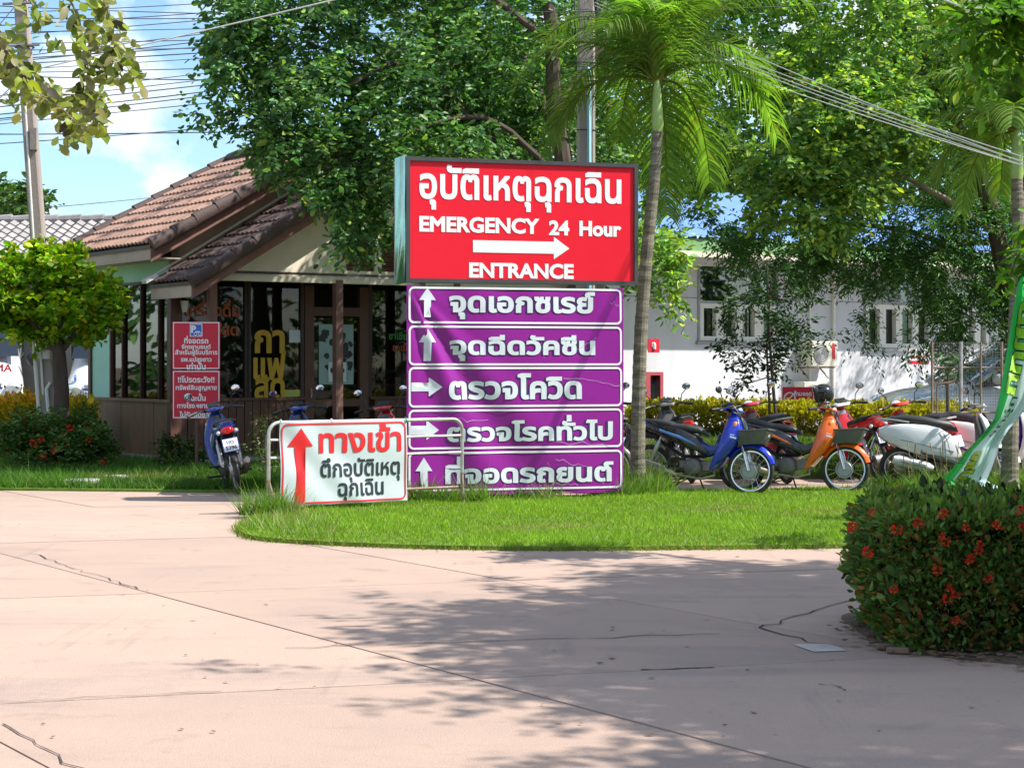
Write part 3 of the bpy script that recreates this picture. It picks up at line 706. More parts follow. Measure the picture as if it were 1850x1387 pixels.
MB().tube([(-.45, -.02, 2.74), (0.2, -.04, 3.15), (2.9, -.04, 4.77)], .022, 6).build('flashing', m_wframe, proof)
MB().box((-.38, -.08, 2.79), (.22, .16, .05), (0, -.5, 0)).build('flashing_end', m_wframe, proof)

# sign boards at the corner
def board_text(lines, m, parent, y=-.022):
    for s_, cx, cz, w_, b in lines: text(s_, cx, cz, m, parent, width=w_, bold=b, y=y)
pb = empty('parking_notice', PX(354.5, 757, 26.0) , R(4), 'two red notice boards with white writing about motorcycle parking at the shop corner', 'sign')
k = 26.0 / F
bw = 85 * k; 
for nm, y0, y1 in (('upper_board', 581, 667), ('lower_board', 669, 756)):
    z0, z1 = (757 - y1) * k, (757 - y0) * k
    b_ = MB().b2((-bw / 2, 0, z0), (bw / 2, .02, z1)).build(nm, m_redb, pb)
    t = .012
    for a, b in (((-bw / 2 + .008, z0 + .008), (bw / 2 - .008, z0 + .008 + t)), ((-bw / 2 + .008, z1 - .008 - t), (bw / 2 - .008, z1 - .008)), ((-bw / 2 + .008, z0 + .02), (-bw / 2 + .008 + t, z1 - .02)), ((bw / 2 - .008 - t, z0 + .02), (bw / 2 - .008, z1 - .02))):
        MB().b2((a[0], -.003, a[1]), (b[0], .004, b[1])).build('border', m_swhite, b_)
Z = lambda py: (757 - py) * k
board_text([('ที่จอดรถ', 0, Z(613.5), .33, .03), ('จักรยานยนต์', 0, Z(626), .40, .03), ('สำหรับผู้รับบริการ', 0, Z(637), .58, .025), ('รพ.แปลงยาว', 0, Z(649), .42, .03), ('เท่านั้น', 0, Z(660), .26, .03),
            ('!!โปรดระวัง!!', 0, Z(685), .50, .03), ('ทรัพย์สินสูญหาย', 0, Z(701), .56, .025), ('มิฉะนั้น', 0, Z(717), .26, .03), ('ทางโรงพยาบาล', 0, Z(732), .52, .03), ('ไม่รับผิดชอบ', 0, Z(748), .46, .03)], m_swhite, pb, -.004)
ic = MB().b2((-.085, -.008, Z(608)), (.085, -.002, Z(585))).build('parking_symbol', m_blue_s, pb)
for a, b in (((-.085, -.011, Z(608)), (.085, -.0085, Z(608) + .01)), ((-.085, -.011, Z(585) - .01), (.085, -.0085, Z(585))), ((-.085, -.011, Z(608) + .01), (-.075, -.0085, Z(585) - .01)), ((.075, -.011, Z(608) + .01), (.085, -.0085, Z(585) - .01))): MB().b2(a, b).build('symbol_border', m_swhite, ic)
text('P', -.035, Z(594.5), m_swhite, ic, height=.1, bold=.05, y=-.01); g = MB()
g.torus((-.01, -.012, Z(603)), .02, .005, 12, 4); g.torus((.05, -.012, Z(603)), .02, .005, 12, 4); g.box((.02, -.012, Z(599.5)), (.06, .006, .02)); g.build('motorcycle_mark', m_swhite, ic)
MB().b2((-.02, .022, -.7), (.02, .06, 1.3)).build('post', m_brown, pb)

# ------------------------------------------------------------------ hospital building on the right
WA = R(35); hb = empty('hospital_wing', (3.55 - .819 * 3, 36 - .574 * 3, 0), WA, 'long white hospital wing with blue roof behind the parked motorcycles', 'building')
def hx(q): return q + 3.0
def hbx(name, a, b, m, parent=hb): return MB().b2((hx(a[0]), a[1], a[2]), (hx(b[0]), b[1], b[2])).build(name, m, parent)
wins = [(0, 2.08, 1.96, 3.41, 2.72), (4.46, 6.5, 1.85, 3.35, 2.78), (6.75, 8.3, 1.85, 3.35, 2.78), (11, 13, 1.85, 3.35, 2.78)]
xs = [-3] + [v for w in wins for v in w[:2]] + [16]
for i in range(0, len(xs), 2): hbx('wall', (xs[i], 0, 0), (xs[i + 1], .2, 3.7), m_white)
for w in wins:
    hbx('wall', (w[0], 0, 0), (w[1], .2, w[2]), m_white); hbx('wall', (w[0], 0, w[3]), (w[1], .2, 3.7), m_white)
hbx('wall_groove', (-3, -.004, 2.78), (-.02, .0, 2.80), m_steel); hbx('wall_groove', (2.1, -.004, 2.78), (4.44, .0, 2.80), m_steel)
for wi, w in enumerate(wins):
    a, b, z0, z1, zt = w
    fr = MB(); fo = hbx('window', (a + .02, .12, z0 + .02), (b - .02, .13, z1 - .02), m_glassg)
    def bar(p, q, m=m_wframe, nm='frame', y0=-.02, y1=.1): return MB().b2((hx(p[0]), y0, p[1]), (hx(q[0]), y1, q[1])).build(nm, m, fo)
    bar((a - .05, z0 - .06), (b + .05, z0), m_steel, 'sill', -.06, .1); bar((a, z0), (a + .05, z1), m_steel); bar((b - .05, z0), (b, z1), m_steel); bar((a + .05, zt - .02), (b - .05, zt + .02), m_steel)
    n = 4; W_ = (b - a - .1) / n
    for k_ in range(n):
        p = a + .05 + k_ * W_
        bar((p + .002, z0 + .01), (p + .09, zt - .025)); bar((p + W_ - .09, z0 + .01), (p + W_ - .002, zt - .025))
        bar((p + .09, z0 + .01), (p + W_ - .09, z0 + .1)); bar((p + .09, zt - .12), (p + W_ - .09, zt - .025))
    for c0, c1 in ((a + .1, a + .45), (b - .5, b - .15)) if wi == 0 else ((a + .1, a + .4),):
        g = MB(); ring = []
        xs2 = np.linspace(c0, c1, 16); vs = [(hx(xx), .3 + .03 * math.sin(i * 2.2), z) for z in (z0, z1) for i, xx in enumerate(xs2)]
        g.add(vs, [(i, i + 1, 17 + i, 16 + i) for i in range(15)]); g.build('curtain', mat('green curtain', (.03, .45, .33), .8), fo)
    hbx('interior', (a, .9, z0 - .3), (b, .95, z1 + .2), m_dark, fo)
hbx('eave_soffit', (-3.2, -.9, 3.62), (16, .1, 3.68), m_cream); hbx('eave_fascia', (-3.2, -.95, 3.56), (16, -.9, 3.84), m_ltgreen); hbx('gutter', (-3.2, -1.0, 3.5), (16, -.951, 3.6), m_cream)
rf = MB(); n = 120
vs = [(hx(-3.3 + 19.4 * i / n), y, z + (.035 if i % 2 else 0)) for y, z in ((-1.0, 3.86), (4.0, 5.3)) for i in range(n + 1)]
rf.add(vs, [(i, i + 1, n + 2 + i, n + 1 + i) for i in range(n)]); rf.build('roof', m_blueroof, hb)
hbx('downpipe', (3.55, -.06, .3), (3.61, 0, 3.5), m_pvcw); hbx('downpipe', (2.9, -.05, .3), (2.93, 0, 3.2), m_wframe)
# air conditioners
def hw(q, y, z): return hb.matrix_basis @ Vector((hx(q), y, z))
def ac(q, z, label, brk=True):
    r_ = empty('air_conditioner', hw(q, -.12, z), WA, label, 'air conditioner')
    MB().b2((-.36, -.3, 0), (.36, 0, .5)).build('casing', m_cream if False else mat('ac casing', (.62, .6, .5), .5), r_, bevel=.01)
    MB().tube([(-.1, -.312, .25), (-.1, -.302, .25)], .2, 24).build('fan_grille', m_steel, r_)
    g = MB()
    for k_ in range(4): g.torus((-.1, -.318, .25), .05 + .045 * k_, .004, 24, 4)
    g.build('grille_ring', m_wframe, r_); MB().b2((.2, -.306, .15), (.28, -.301, .45)).build('label', m_redb, r_)
    if brk:
        for xx in (-.3, .25): MB().b2((xx, -.32, -.035), (xx + .03, .12, -.005)).build('bracket', m_rust, r_).parent = r_; MB().box((xx + .015, -.02, -.14), (.025, .3, .02), (.7, 0, 0)).build('brace', m_rust, r_)
    return r_
hbm = hb.matrix_basis
ac(2.95, 1.48, 'air conditioner unit on a bracket under the middle of the white wall')
ac(2.75, .68, 'low air conditioner unit behind the red no smoking banner', False)
# fire hose cabinet + sign + notices (own things on the wall)
fc = empty('extinguisher_cabinet', PX(1183, 732, 33.9), WA, 'red fire extinguisher cabinet on the white wall beside the palm trunk', 'cabinet')
m_cab = mat('faded red cabinet', (.42, .07, .09), .5)
for a, b in (((-.2, 0, 0), (.2, .2, .06)), ((-.2, 0, .54), (.2, .2, .6)), ((-.2, 0, .06), (-.1, .2, .54)), ((.13, 0, .06), (.2, .2, .54)), ((-.2, .2, 0), (.2, .22, .6))): MB().b2(a, b).build('casing', m_cab, fc)
MB().b2((-.1, .02, .061), (.13, .03, .539)).build('glass_pane', m_glass, fc)
fx = empty('fire_extinguisher', PX(1184, 730, 34.0), WA, 'green fire extinguisher inside the red cabinet', 'fire extinguisher')
MB().tube([(0, .1, .02), (0, .1, .3), (0, .1, .34)], [.06, .06, .03], 12).build('cylinder', m_green, fx, True); MB().box((0, .1, .38), (.09, .05, .06)).build('valve', m_black, fx)
k3 = 34.2 / F
def plate_sign(name, px0, px1, py0, py1, d, rz, m, label, border=None, th=.015, cat='sign'):
    e = empty(name, PX((px0 + px1) / 2, (py0 + py1) / 2, d), rz, label, cat); kk = d / F; w, h = (px1 - px0) * kk / math.cos(rz) / 2, (py1 - py0) * kk / 2
    MB().b2((-w, 0, -h), (w, th, h)).build('panel', m, e)
    if border:
        for a, b in (((-w + .01, -h + .01), (w - .01, -h + .022)), ((-w + .01, h - .022), (w - .01, h - .01)), ((-w + .01, -h + .022), (-w + .022, h - .022)), ((w - .022, -h + .022), (w - .01, h - .022))):
            MB().b2((a[0], -.003, a[1]), (b[0], 0, b[1])).build('border', border, e)
    return e, w, h
fs, w, h = plate_sign('fire_point_sign', 1171, 1192, 612, 637, 34.1, WA, m_redb, 'small red fire point sign above the extinguisher cabinet')
MB().tube([(0, -.01, -.06), (0, -.01, .03), (0, -.01, .06)], [.03, .03, .012], 8).build('extinguisher_mark', m_swhite, fs); MB().tube([(0, -.01, .06), (-.05, -.01, .05), (-.055, -.01, -.02)], .008, 5).build('hose_mark', m_swhite, fs)
ns, w, h = plate_sign('no_smoking_sign', 1638, 1682, 629, 662, 38.6, WA, m_swhite, 'white sign with red print under the second window of the white wall')
text('ปลอดบุหรี่', .04, .03, m_redb, ns, width=.42, y=-.004, bold=.02); MB().b2((-w + .01, -.004, -h + .05), (w - .01, -.001, -h + .12)).build('red_band', m_redb, ns)
g = MB().torus((-w + .09, -.004, h - .07), .035, .008, 16, 4); g.build('prohibition_ring', m_redb, ns); text('โรงพยาบาลแปลงยาว', .06, h - .06, m_bblack, ns, width=.36, y=-.004)
rb, w, h = plate_sign('hedge_banner', 1413, 1470, 699, 735, 30.9, R(8), m_redb, 'red banner with white no entry mark standing behind the yellow hedge')
g = MB().torus((-w + .12, -.006, -.02), .09, .014, 20, 5); g.box((-w + .12, -.008, -.02), (.16, .008, .02), (0, -.8, 0)); g.build('prohibition_mark', m_swhite, rb)
text('ห้ามจอด', .08, .06, m_swhite, rb, width=.3, y=-.004, bold=.03)
for xx in (-w + .02, w - .02): MB().b2((xx - .01, .016, -1.0), (xx + .01, .03, h)).build('post', m_steel, rb)

# ------------------------------------------------------------------ grey roofed building far left
lb = empty('grey_roof_building', (-13.5, 38, 0), R(-3), 'low building with grey tiled roof and green gutter behind the vans', 'building')
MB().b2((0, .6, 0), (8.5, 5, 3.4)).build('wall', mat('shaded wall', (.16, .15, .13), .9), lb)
MB().b2((-.2, -.05, 3.42), (8.7, .05, 3.60)).build('gutter', m_green, lb)
MB().b2((-.2, .05, 3.4), (8.7, .8, 3.44)).build('soffit', m_dkbrown, lb)
for i in range(4): MB().b2((.3 + i * 2.6, .1, 0), (.5 + i * 2.6, .3, 3.42)).build('column', m_cream, lb)
tm3 = tile_mesh('tile', .24, .33, .07, 1, .03)
up3 = Vector((0, math.cos(R(20)), math.sin(R(20))))
tile_field((-.3, -.1, 3.60), (1, 0, 0), up3, 30, 9, .24, .31, tm3, m_gtile, lb)
MB().prism([(-.1, 3.58), (2.6, 4.56), (5.4, 3.58)], -.3, 8.8, 'yz').build('roof_deck', m_gtile, lb)
for i in range(19): MB().tube([(-.4 + i * .5, 2.6, 4.62), (.13 + i * .5, 2.6, 4.64)], [.09, .11], 8).build('ridge_tile', m_gtile, lb, True)
# ------------------------------------------------------------------ upright picture planes
class Plane:
    def __init__(s, cx, cy, th): s.cx, s.cy, s.th = cx, cy, th; s.c, s.s = math.cos(th), math.sin(th)
    def u(s, px): k = (px - 925) / F; return (k * s.cy - s.cx) / (s.c - k * s.s)
    def z(s, px, py): return CH - (py - HOR) * (s.cy + s.u(px) * s.s) / F
    def text(s, body, x0, x1, top, bot, m, parent, bold=.03, y=-.004, warp=None, grid=None):
        u0, u1 = s.u(x0), s.u(x1); z1 = s.z(*top); z0 = s.z(*bot)
        return text(body, (u0 + u1) / 2, (z0 + z1) / 2, m, parent, width=u1 - u0, height=z1 - z0, bold=bold, y=y, warp=warp, grid=grid)
def flat_poly(pts, m, parent, name, y, warp=None, sub=0.05):
    P = [Vector((a, b)) for a, b in pts]; Q = []
    n = len(P); xs = [p.x for p in P]; zs = [p.y for p in P]
    segs = [(i, (i + 1) % n) for i in range(n)]; allp = list(P)
    if warp is not None:
        for gx in np.arange(min(xs), max(xs), sub):
            for gz in np.arange(min(zs), max(zs), sub): allp.append(Vector((gx + .0011, gz + .0007)))
    r = delaunay_2d_cdt(allp, segs, [], 1, 1e-6); V = np.array([tuple(p) for p in r[0]]); T = np.array([tuple(t) for t in r[2]])
    Y = np.full(len(V), y) if warp is None else warp(V[:, 0], V[:, 1]) + y
    return fast_mesh(name, np.stack([V[:, 0], Y, V[:, 1]], 1), T, m, parent)
def rr_ring(x0, x1, z0, z1, r, t, m, parent, y, warp=None, name='border'):
    def path(o):
        pts = []; R_ = r - o
        for cx, cz, a0 in ((x1 - r, z1 - r, 0), (x0 + r, z1 - r, 90), (x0 + r, z0 + r, 180), (x1 - r, z0 + r, 270)):
            for k in range(7): a = R(a0 + 15 * k); pts.append((cx + R_ * math.cos(a), cz + R_ * math.sin(a)))
        out = []
        for i in range(len(pts)):
            a, b = pts[i], pts[(i + 1) % len(pts)]; n = 1 if i % 7 != 6 else 40
            for k in range(n): out.append((a[0] + (b[0] - a[0]) * k / n, a[1] + (b[1] - a[1]) * k / n))
        return np.array(out)
    A, B = path(0), path(t); n = len(A); XZ = np.concatenate([A, B])
    Y = np.full(2 * n, y) if warp is None else warp(XZ[:, 0], XZ[:, 1]) + y
    i = np.arange(n); j = (i + 1) % n
    return fast_mesh(name, np.stack([XZ[:, 0], Y, XZ[:, 1]], 1), np.stack([i, j, n + j, n + i], 1), m, parent)

# ------------------------------------------------------------------ emergency light box sign
TH = R(17); SP = Plane(.129, 20.8, TH); HW = 1.34
sign = empty('emergency_sign', (.129, 20.8, 0), TH, 'large red emergency entrance light box on two posts with white arrow', 'sign')
ZT, ZB = 3.763, 2.40
sign_face = MB().b2((-HW + .045, -.008, ZB + .045), (HW - .045, .0, ZT - .045)).build('face_panel', m_red, sign)
m_frame = mat('sign frame', (.10, .10, .105), .4, .5, var=.15)
for a, b in (((-HW, -.03, ZB), (-HW + .043, .1, ZT)), ((HW - .043, -.03, ZB), (HW, .1, ZT)), ((-HW + .044, -.03, ZB), (HW - .044, .1, ZB + .043)), ((-HW + .044, -.03, ZT - .043), (HW - .044, .1, ZT))):
    MB().b2(a, b).build('frame', m_frame, sign)
MB().prism([(-HW + .003, .101), (HW - .003, .101), (HW - .003, .55), (-HW + .003, .55)], ZB + .02, ZT - .01, 'xy').build('cabinet', m_steel, sign)
# reflective side panel, crumpled metal
n = 26; nz = 60; vs = []
for j in range(nz + 1):
    for i in range(n + 1):
        y = .0 + .40 * i / n; z = ZB - .01 + (ZT - ZB + .03) * j / nz
        vs.append((-HW - .004 - .02 * i / n + .004 * math.sin(y * 17 + z * 3.3) * math.sin(z * 4.1 + y * 6 + 1.3 * math.sin(z * 2.7)) + .0012 * math.sin(z * 11), y, z))
m_side = mat('green tinted metal side', (.22, .50, .42), .12, .9, var=.35, scale=3, dirt=(.05, .12, .12), dirt_amt=.6, dirt_scale=2.5)
fast_mesh('side_panel', vs, [(j * (n + 1) + i, j * (n + 1) + i + 1, (j + 1) * (n + 1) + i + 1, (j + 1) * (n + 1) + i) for j in range(nz) for i in range(n)], m_side, sign, smooth=True)
SP.text('อุบัติเหตุฉุกเฉิน', 757, 1122, (820, 298), (780, 379), m_swhite, sign, bold=.028, y=-.012)
SP.text('EMERGENCY', 757, 974, (760, 390), (760, 419), m_swhite, sign, bold=.042, y=-.012)
SP.text('24', 991, 1028, (991, 398), (991, 425), m_swhite, sign, bold=.042, y=-.012)
SP.text('Hour', 1046, 1122, (1046, 399), (1046, 427), m_swhite, sign, bold=.042, y=-.012)
SP.text('ENTRANCE', 847, 1036, (850, 474), (850, 502), m_swhite, sign, bold=.042, y=-.012)
u = SP.u; 
z_ = lambda py: SP.z(854, py)
flat_poly([(u(854), z_(434)), (u(854), z_(456)), (u(1000), z_(456)), (u(1000), z_(466)), (u(1028), z_(446)), (u(1000), z_(425)), (u(1000), z_(434))], m_swhite, sign, 'arrow', -.012)
for px in (768, 1098):
    uu = SP.u(px); MB().tube([(uu, .25, -.1), (uu, .25, ZB + .05)], .075 if px < 900 else .06, 14).build('post', m_galv if px < 900 else m_pvcw, sign, True)
# purple banner (a separate sheet tied below the light box)
pbn = empty('direction_banner', (.129, 20.8, 0), TH, 'purple wrinkled banner of five Thai direction panels with arrows under the red sign', 'banner')
UL, UR = -HW + .0, SP.u(1124); PT, PB = 2.37, .095
def pw(X, Z):
    uu = X - UL; v = PT - Z + .02; ph = np.arctan2(v, uu + 1e-3); r = np.hypot(uu, v)
    f = .030 * np.sin(ph * 17 + .4) * np.exp(-((ph - 1.12) / .33) ** 2) * np.clip(r / .6, 0, 1) * np.clip((3.4 - r) / 1.2, 0, 1)
    f += .014 * np.sin(2.3 * X + 1.1 * Z) + .006 * np.sin(5.1 * X - 3 * Z) + .010 * np.sin(X * 9 + np.sin(Z * 3)) * np.clip(1 - v / .5, 0, 1) + .006 * np.sin(X * 11 + Z * 2) * np.clip(v / 2.2 - .6, 0, 1)
    return -.05 - f
nx_, nz_ = 110, 100; Xg, Zg = np.meshgrid(np.linspace(UL, UR, nx_ + 1), np.linspace(PB, PT, nz_ + 1))
Xf, Zf = Xg.ravel(), Zg.ravel(); Yf = pw(Xf, Zf); tt = (Zf - PB) / (PT - PB); mid = 1 - ((Xf - (UL + UR) / 2) / ((UR - UL) / 2)) ** 2
Zs = Zf - .055 * mid * np.clip((tt - .94) / .06, 0, 1) + .012 * np.sin(Xf * 6) * np.clip(.04 - tt, 0, .04) / .04
q = [(j * (nx_ + 1) + i, j * (nx_ + 1) + i + 1, (j + 1) * (nx_ + 1) + i + 1, (j + 1) * (nx_ + 1) + i) for j in range(nz_) for i in range(nx_)]
fast_mesh('banner_sheet', np.stack([Xf, Yf, Zs], 1), q, m_purple, pbn, smooth=True)
rows = [(512, 584, 'จุดเอกซเรย์', 809, 1072, (1065, 528), (832, 577)), (588, 660, 'จุดฉีดวัคซีน', 810, 1073, (890, 605), (830, 652)), (663, 736, 'ตรวจโควิด', 808, 1048, (955, 674), (830, 722)),
        (740, 812, 'ตรวจโรคทั่วไป', 806, 1104, (1030, 749), (830, 798)), (817, 888, 'ที่จอดรถยนต์', 803, 1105, (830, 824), (830, 874))]
for i, (y0, y1, s_, x0, x1, tp, bt) in enumerate(rows):
    za = SP.z(735, y1); zb = SP.z(735, y0) - (.035 if i == 0 else 0); ub = UR - .02
    rr_ring(UL + .02, ub, za, zb, .06, .022, m_swhite, pbn, -.006, pw)
    SP.text(s_, x0, x1, tp, bt, m_navy, pbn, bold=.075, y=-.004, warp=pw, grid=.05).name = 'lettering_outline'
    SP.text(s_, x0, x1, tp, bt, m_swhite2, pbn, bold=.038, y=-.0075, warp=pw, grid=.05)
def arrow(pl, kind, a, b, c, w, m, parent, y, warp, hw=None, hl=None):
    if kind == 'up':   # a centre px, b tip y, c bottom y, w head width px
        U = pl.u(a); k = pl.u(a + 1) - U; zt, zb = pl.z(a, b), pl.z(a, c); h = k * w / 2; s_ = h * .42; hh = (zt - zb) * (hl or .42)
        pts = [(U, zt), (U - h, zt - hh), (U - s_, zt - hh), (U - s_, zb), (U + s_, zb), (U + s_, zt - hh), (U + h, zt - hh)]
    else:              # a left px, b right px, c centre y, w head height px
        u0, u1 = pl.u(a), pl.u(b); zc = pl.z(a, c); k = pl.u(a + 1) - u0; h = k * w / 2; s_ = h * .45; hl_ = (u1 - u0) * .42
        pts = [(u1, zc), (u1 - hl_, zc + h), (u1 - hl_, zc + s_), (u0, zc + s_), (u0, zc - s_), (u1 - hl_, zc - s_), (u1 - hl_, zc - h)]
    return flat_poly(pts, m, parent, 'arrow', y, warp)
arrow(SP, 'up', 770, 520, 573, 30, m_swhite2, pbn, -.0075, pw); arrow(SP, 'up', 770, 594, 652, 30, m_swhite2, pbn, -.0075, pw); arrow(SP, 'up', 764, 826, 884, 31, m_swhite2, pbn, -.0075, pw)
arrow(SP, 'right', 741, 797, 699, 34, m_swhite2, pbn, -.0075, pw); arrow(SP, 'right', 737, 792, 777, 35, m_swhite2, pbn, -.0075, pw)
# ---- tears and creases in the print
g = MB()
for x0, y0, x1, y1 in ((1015, 680, 1120, 697), (975, 620, 982, 660), (975, 680, 978, 790), (1000, 830, 1060, 842), (1000, 795, 1110, 808), (1000, 870, 1040, 878), (790, 755, 880, 760), (985, 830, 995, 860), (1100, 548, 1118, 552), (860, 850, 872, 880), (1030, 640, 1075, 610)):
    n = 9; P = []
    for k in range(n + 1):
        t = k / n; px = x0 + (x1 - x0) * t; py = y0 + (y1 - y0) * t + random.gauss(0, 2.2); P.append((SP.u(px), SP.z(px, py)))
    vs = []
    for a, b in P:
        w_ = .003 * random.uniform(.4, 1); yy = float(pw(np.array([a]), np.array([b]))[0]) - .009; vs += [(a, yy, b - w_), (a, yy, b + w_)]
    g.add(vs, [(2 * i, 2 * i + 1, 2 * i + 3, 2 * i + 2) for i in range(n)])
tag(g.build('crease_lines', mat('worn crease', (.5, .42, .55), .6), pbn), kind='stuff')

# ------------------------------------------------------------------ crowd barrier with white banner
c0 = Vector((-2.445, 18.9)); BT = math.atan2(1.3, 1.91); BP = Plane(c0.x, c0.y, BT); BL = 2.31
bar_ = empty('crowd_barrier', (c0.x, c0.y, 0), BT, 'galvanised steel crowd barrier with rusty legs standing on the left tip of the grass', 'barrier')
zr = .925
arc = lambda x, z, a0, a1, r: [(x + r * math.cos(R(a)), 0, z + r * math.sin(R(a))) for a in np.linspace(a0, a1, 6)]
MB().tube([(0, 0, .35)] + [(0, 0, .6)] + arc(.12, zr - .12, 180, 90, .12) + arc(BL - .12, zr - .12, 90, 0, .12) + [(BL, 0, .6), (BL, 0, .35)], .019, 10).build('top_rail', m_galv, bar_, True)
for z in (.75, .57): MB().tube([(.02, 0, z), (BL - .02, 0, z)], .014, 8).build('rail', m_galv, bar_, True)
MB().tube([(.02, 0, .2), (BL - .02, 0, .2)], .014, 8).build('rail', m_rust, bar_, True)
for x in (0, BL):
    MB().tube([(x, 0, .35), (x, 0, .02)], .02, 8).build('leg', m_rust, bar_, True); MB().tube([(x, -.05, .03), (x, 0, .06), (x, .45, .03)], .016, 8).build('foot', m_rust, bar_, True)
    MB().tube([(x, -.0, .35), (x + (.05 if x == 0 else -.05), -.12, .0)], .012, 8).build('brace', m_rust, bar_, True)
wbn = empty('entrance_banner', (c0.x, c0.y, 0), BT, 'white banner with big red up arrow and Thai entrance words tied on the barrier', 'banner')
u0, u1 = BP.u(503), BP.u(733); za, zb = .085, .925
def ww(X, Z):
    a = (X - u0); b = (zb - Z)
    return -.035 - (.010 * np.sin(a * 7 + b * 3) + .007 * np.sin(a * 3 - b * 9) + .012 * np.sin((a - b) * 11) * np.exp(-((a - b) / .4) ** 2) + .006 * np.sin(a * 17 + b * 5) * np.clip(b - .4, 0, 1))
nx_, nz_ = 70, 50; Xg, Zg = np.meshgrid(np.linspace(u0, u1, nx_ + 1), np.linspace(za, zb, nz_ + 1)); Xf, Zf = Xg.ravel(), Zg.ravel()
q = [(j * (nx_ + 1) + i, j * (nx_ + 1) + i + 1, (j + 1) * (nx_ + 1) + i + 1, (j + 1) * (nx_ + 1) + i) for j in range(nz_) for i in range(nx_)]
fast_mesh('banner_sheet', np.stack([Xf, ww(Xf, Zf), Zf], 1), q, m_banner, wbn, smooth=True)
rr_ring(u0 + .015, u1 - .015, za + .012, zb - .012, .07, .016, m_bred, wbn, -.006, ww)
arrow(BP, 'up', 539, 773, 905, 46, m_bred, wbn, -.006, ww, hl=.25)
BP.text('ทางเข้า', 573, 722, (705, 763), (600, 818), m_bred, wbn, bold=.03, y=-.006, warp=ww, grid=.05)
BP.text('ตึกอุบัติเหตุ', 577, 720, (615, 826), (720, 867), m_bblack, wbn, bold=.02, y=-.006, warp=ww, grid=.05)
BP.text('ฉุกเฉิน', 607, 691, (655, 864), (620, 906), m_bblack, wbn, bold=.02, y=-.006, warp=ww, grid=.05)
for x, c in ((u0 + .02, m_pvcw), (u1 - .01, m_green), (u0 + .6, m_pvcw)): MB().torus((x, -.01, zr), .026, .007, 10, 5, 'x').build('cable_tie', c, wbn)

# ------------------------------------------------------------------ poles and cables
def taper_pole(name, base, top, w0, w1, m, label, cat='utility pole'):
    r_ = empty(name, base, 0, label, cat); v = Vector(top) - Vector(base); g = MB(); rings = []
    for t in (0, .25, .5, .75, 1):
        w = (w0 + (w1 - w0) * t) / 2; c = v * t; b_ = w * .25
        rings.append([c + Vector(p) for p in ((-w, -w + b_, 0), (-w + b_, -w, 0), (w - b_, -w, 0), (w, -w + b_, 0), (w, w - b_, 0), (w - b_, w, 0), (-w + b_, w, 0), (-w, w - b_, 0))])
    g.rings(rings).build('shaft', m, r_); return r_
lpb = Vector((-6.80, 28, 0)); lpt = Vector((-7.45, 28, 8.9))
lpole = taper_pole('utility_pole', lpb, lpt, .23, .17, m_pole, 'left leaning concrete utility pole with white pipe rising behind the small tree')
def along(t): return (lpt - lpb) * t
MB().tube([along(.12) + Vector((-.06, -.15, 0)), along(.6) + Vector((-.02, -.13, 0))], .018, 8).build('pipe', m_pvcw, lpole, True)
MB().tube([Vector((-.14, -.16, 0)), along(.27) + Vector((-.14, -.16, 0))], .03, 8).build('pipe', m_pvcw, lpole, True)
MB().tube([Vector((.02, -.17, 0)), along(.13) + Vector((.0, -.17, 0)), along(.14) + Vector((.06, -.14, 0))], .03, 8).build('pipe', m_pvcw, lpole, True)
p = along(.545); MB().box(p + Vector((.07, -.12, 0)), (.1, .08, .32)).build('bracket_box', m_pole, lpole)
MB().tube([along(.185) + Vector((0, 0, -.05)), along(.185) + Vector((0, 0, .08))], .155, 12).build('metal_band', m_galv, lpole)
for k in range(5):
    z = .62 + .08 * k; MB().torus(along(z), .14, .012, 14, 5, 'z').build('cable_wrap', m_cable, lpole)
for k in range(4):
    p0 = along(.70 + .07 * k); MB().tube([p0 + Vector((-.25, -.1, 0)), p0 + Vector((.25, -.1, .02))], .02, 6).build('insulator_arm', m_steel, lpole)
cp = PX(1057, 285, 23.6); cpole = taper_pole('utility_pole', (cp.x, 23.6, 0), (cp.x + .02, 23.6, 8.2), .255, .20, m_pole, 'upright concrete utility pole with blue conduit rising behind the red emergency sign')
pz = lambda py: CH - (py - HOR) * 23.45 / F
MB().tube([(.045, -.14, 0), (.045, -.14, pz(126)), (.02, -.135, pz(122)), (-.03, -.13, pz(122))], .028, 8).build('conduit', m_pvc, cpole, True)
for k in range(4): MB().torus((0, 0, pz(285) + .35 + k * .42), .155, .006, 16, 4, 'z').build('wire_band', m_cable, cpole)
for k in range(5):
    a = k * 1.3; MB().tube([(0.1, -.14, 6.3 - .05 * k), (.16, -.2, 5.9 - .1 * k), (-.12, -.19, 5.75 - .12 * k), (-.14, -.15, 6.1)], .006, 5).build('loose_wire', m_cable, cpole)
m_cab2 = mat('bluish cable', (.06, .07, .12), .6)
def cable(a, b, sag, r, m, label, group=None, n=14):
    a = Vector(a); b = Vector(b); pts = []
    for i in range(n + 1):
        t = i / n; p = a.lerp(b, t); p.z -= 4 * sag * t * (1 - t); pts.append(p)
    o = MB().tube(pts, r, 5).build('overhead_cable', m, None, True); return tag(o, label, 'cable', group)
wl = [(8, 13), (12, -8), (25, 20), (35, 12), (55, 48), (50, 22), (72, 62), (86, 80), (93, 55), (98, 62), (112, 94), (118, 98), (128, 120), (133, 134), (160, 125), (172, 137), (180, 146), (190, 152), (197, 158), (205, 168), (213, 182), (238, 232), (248, 222), (100, 80)]
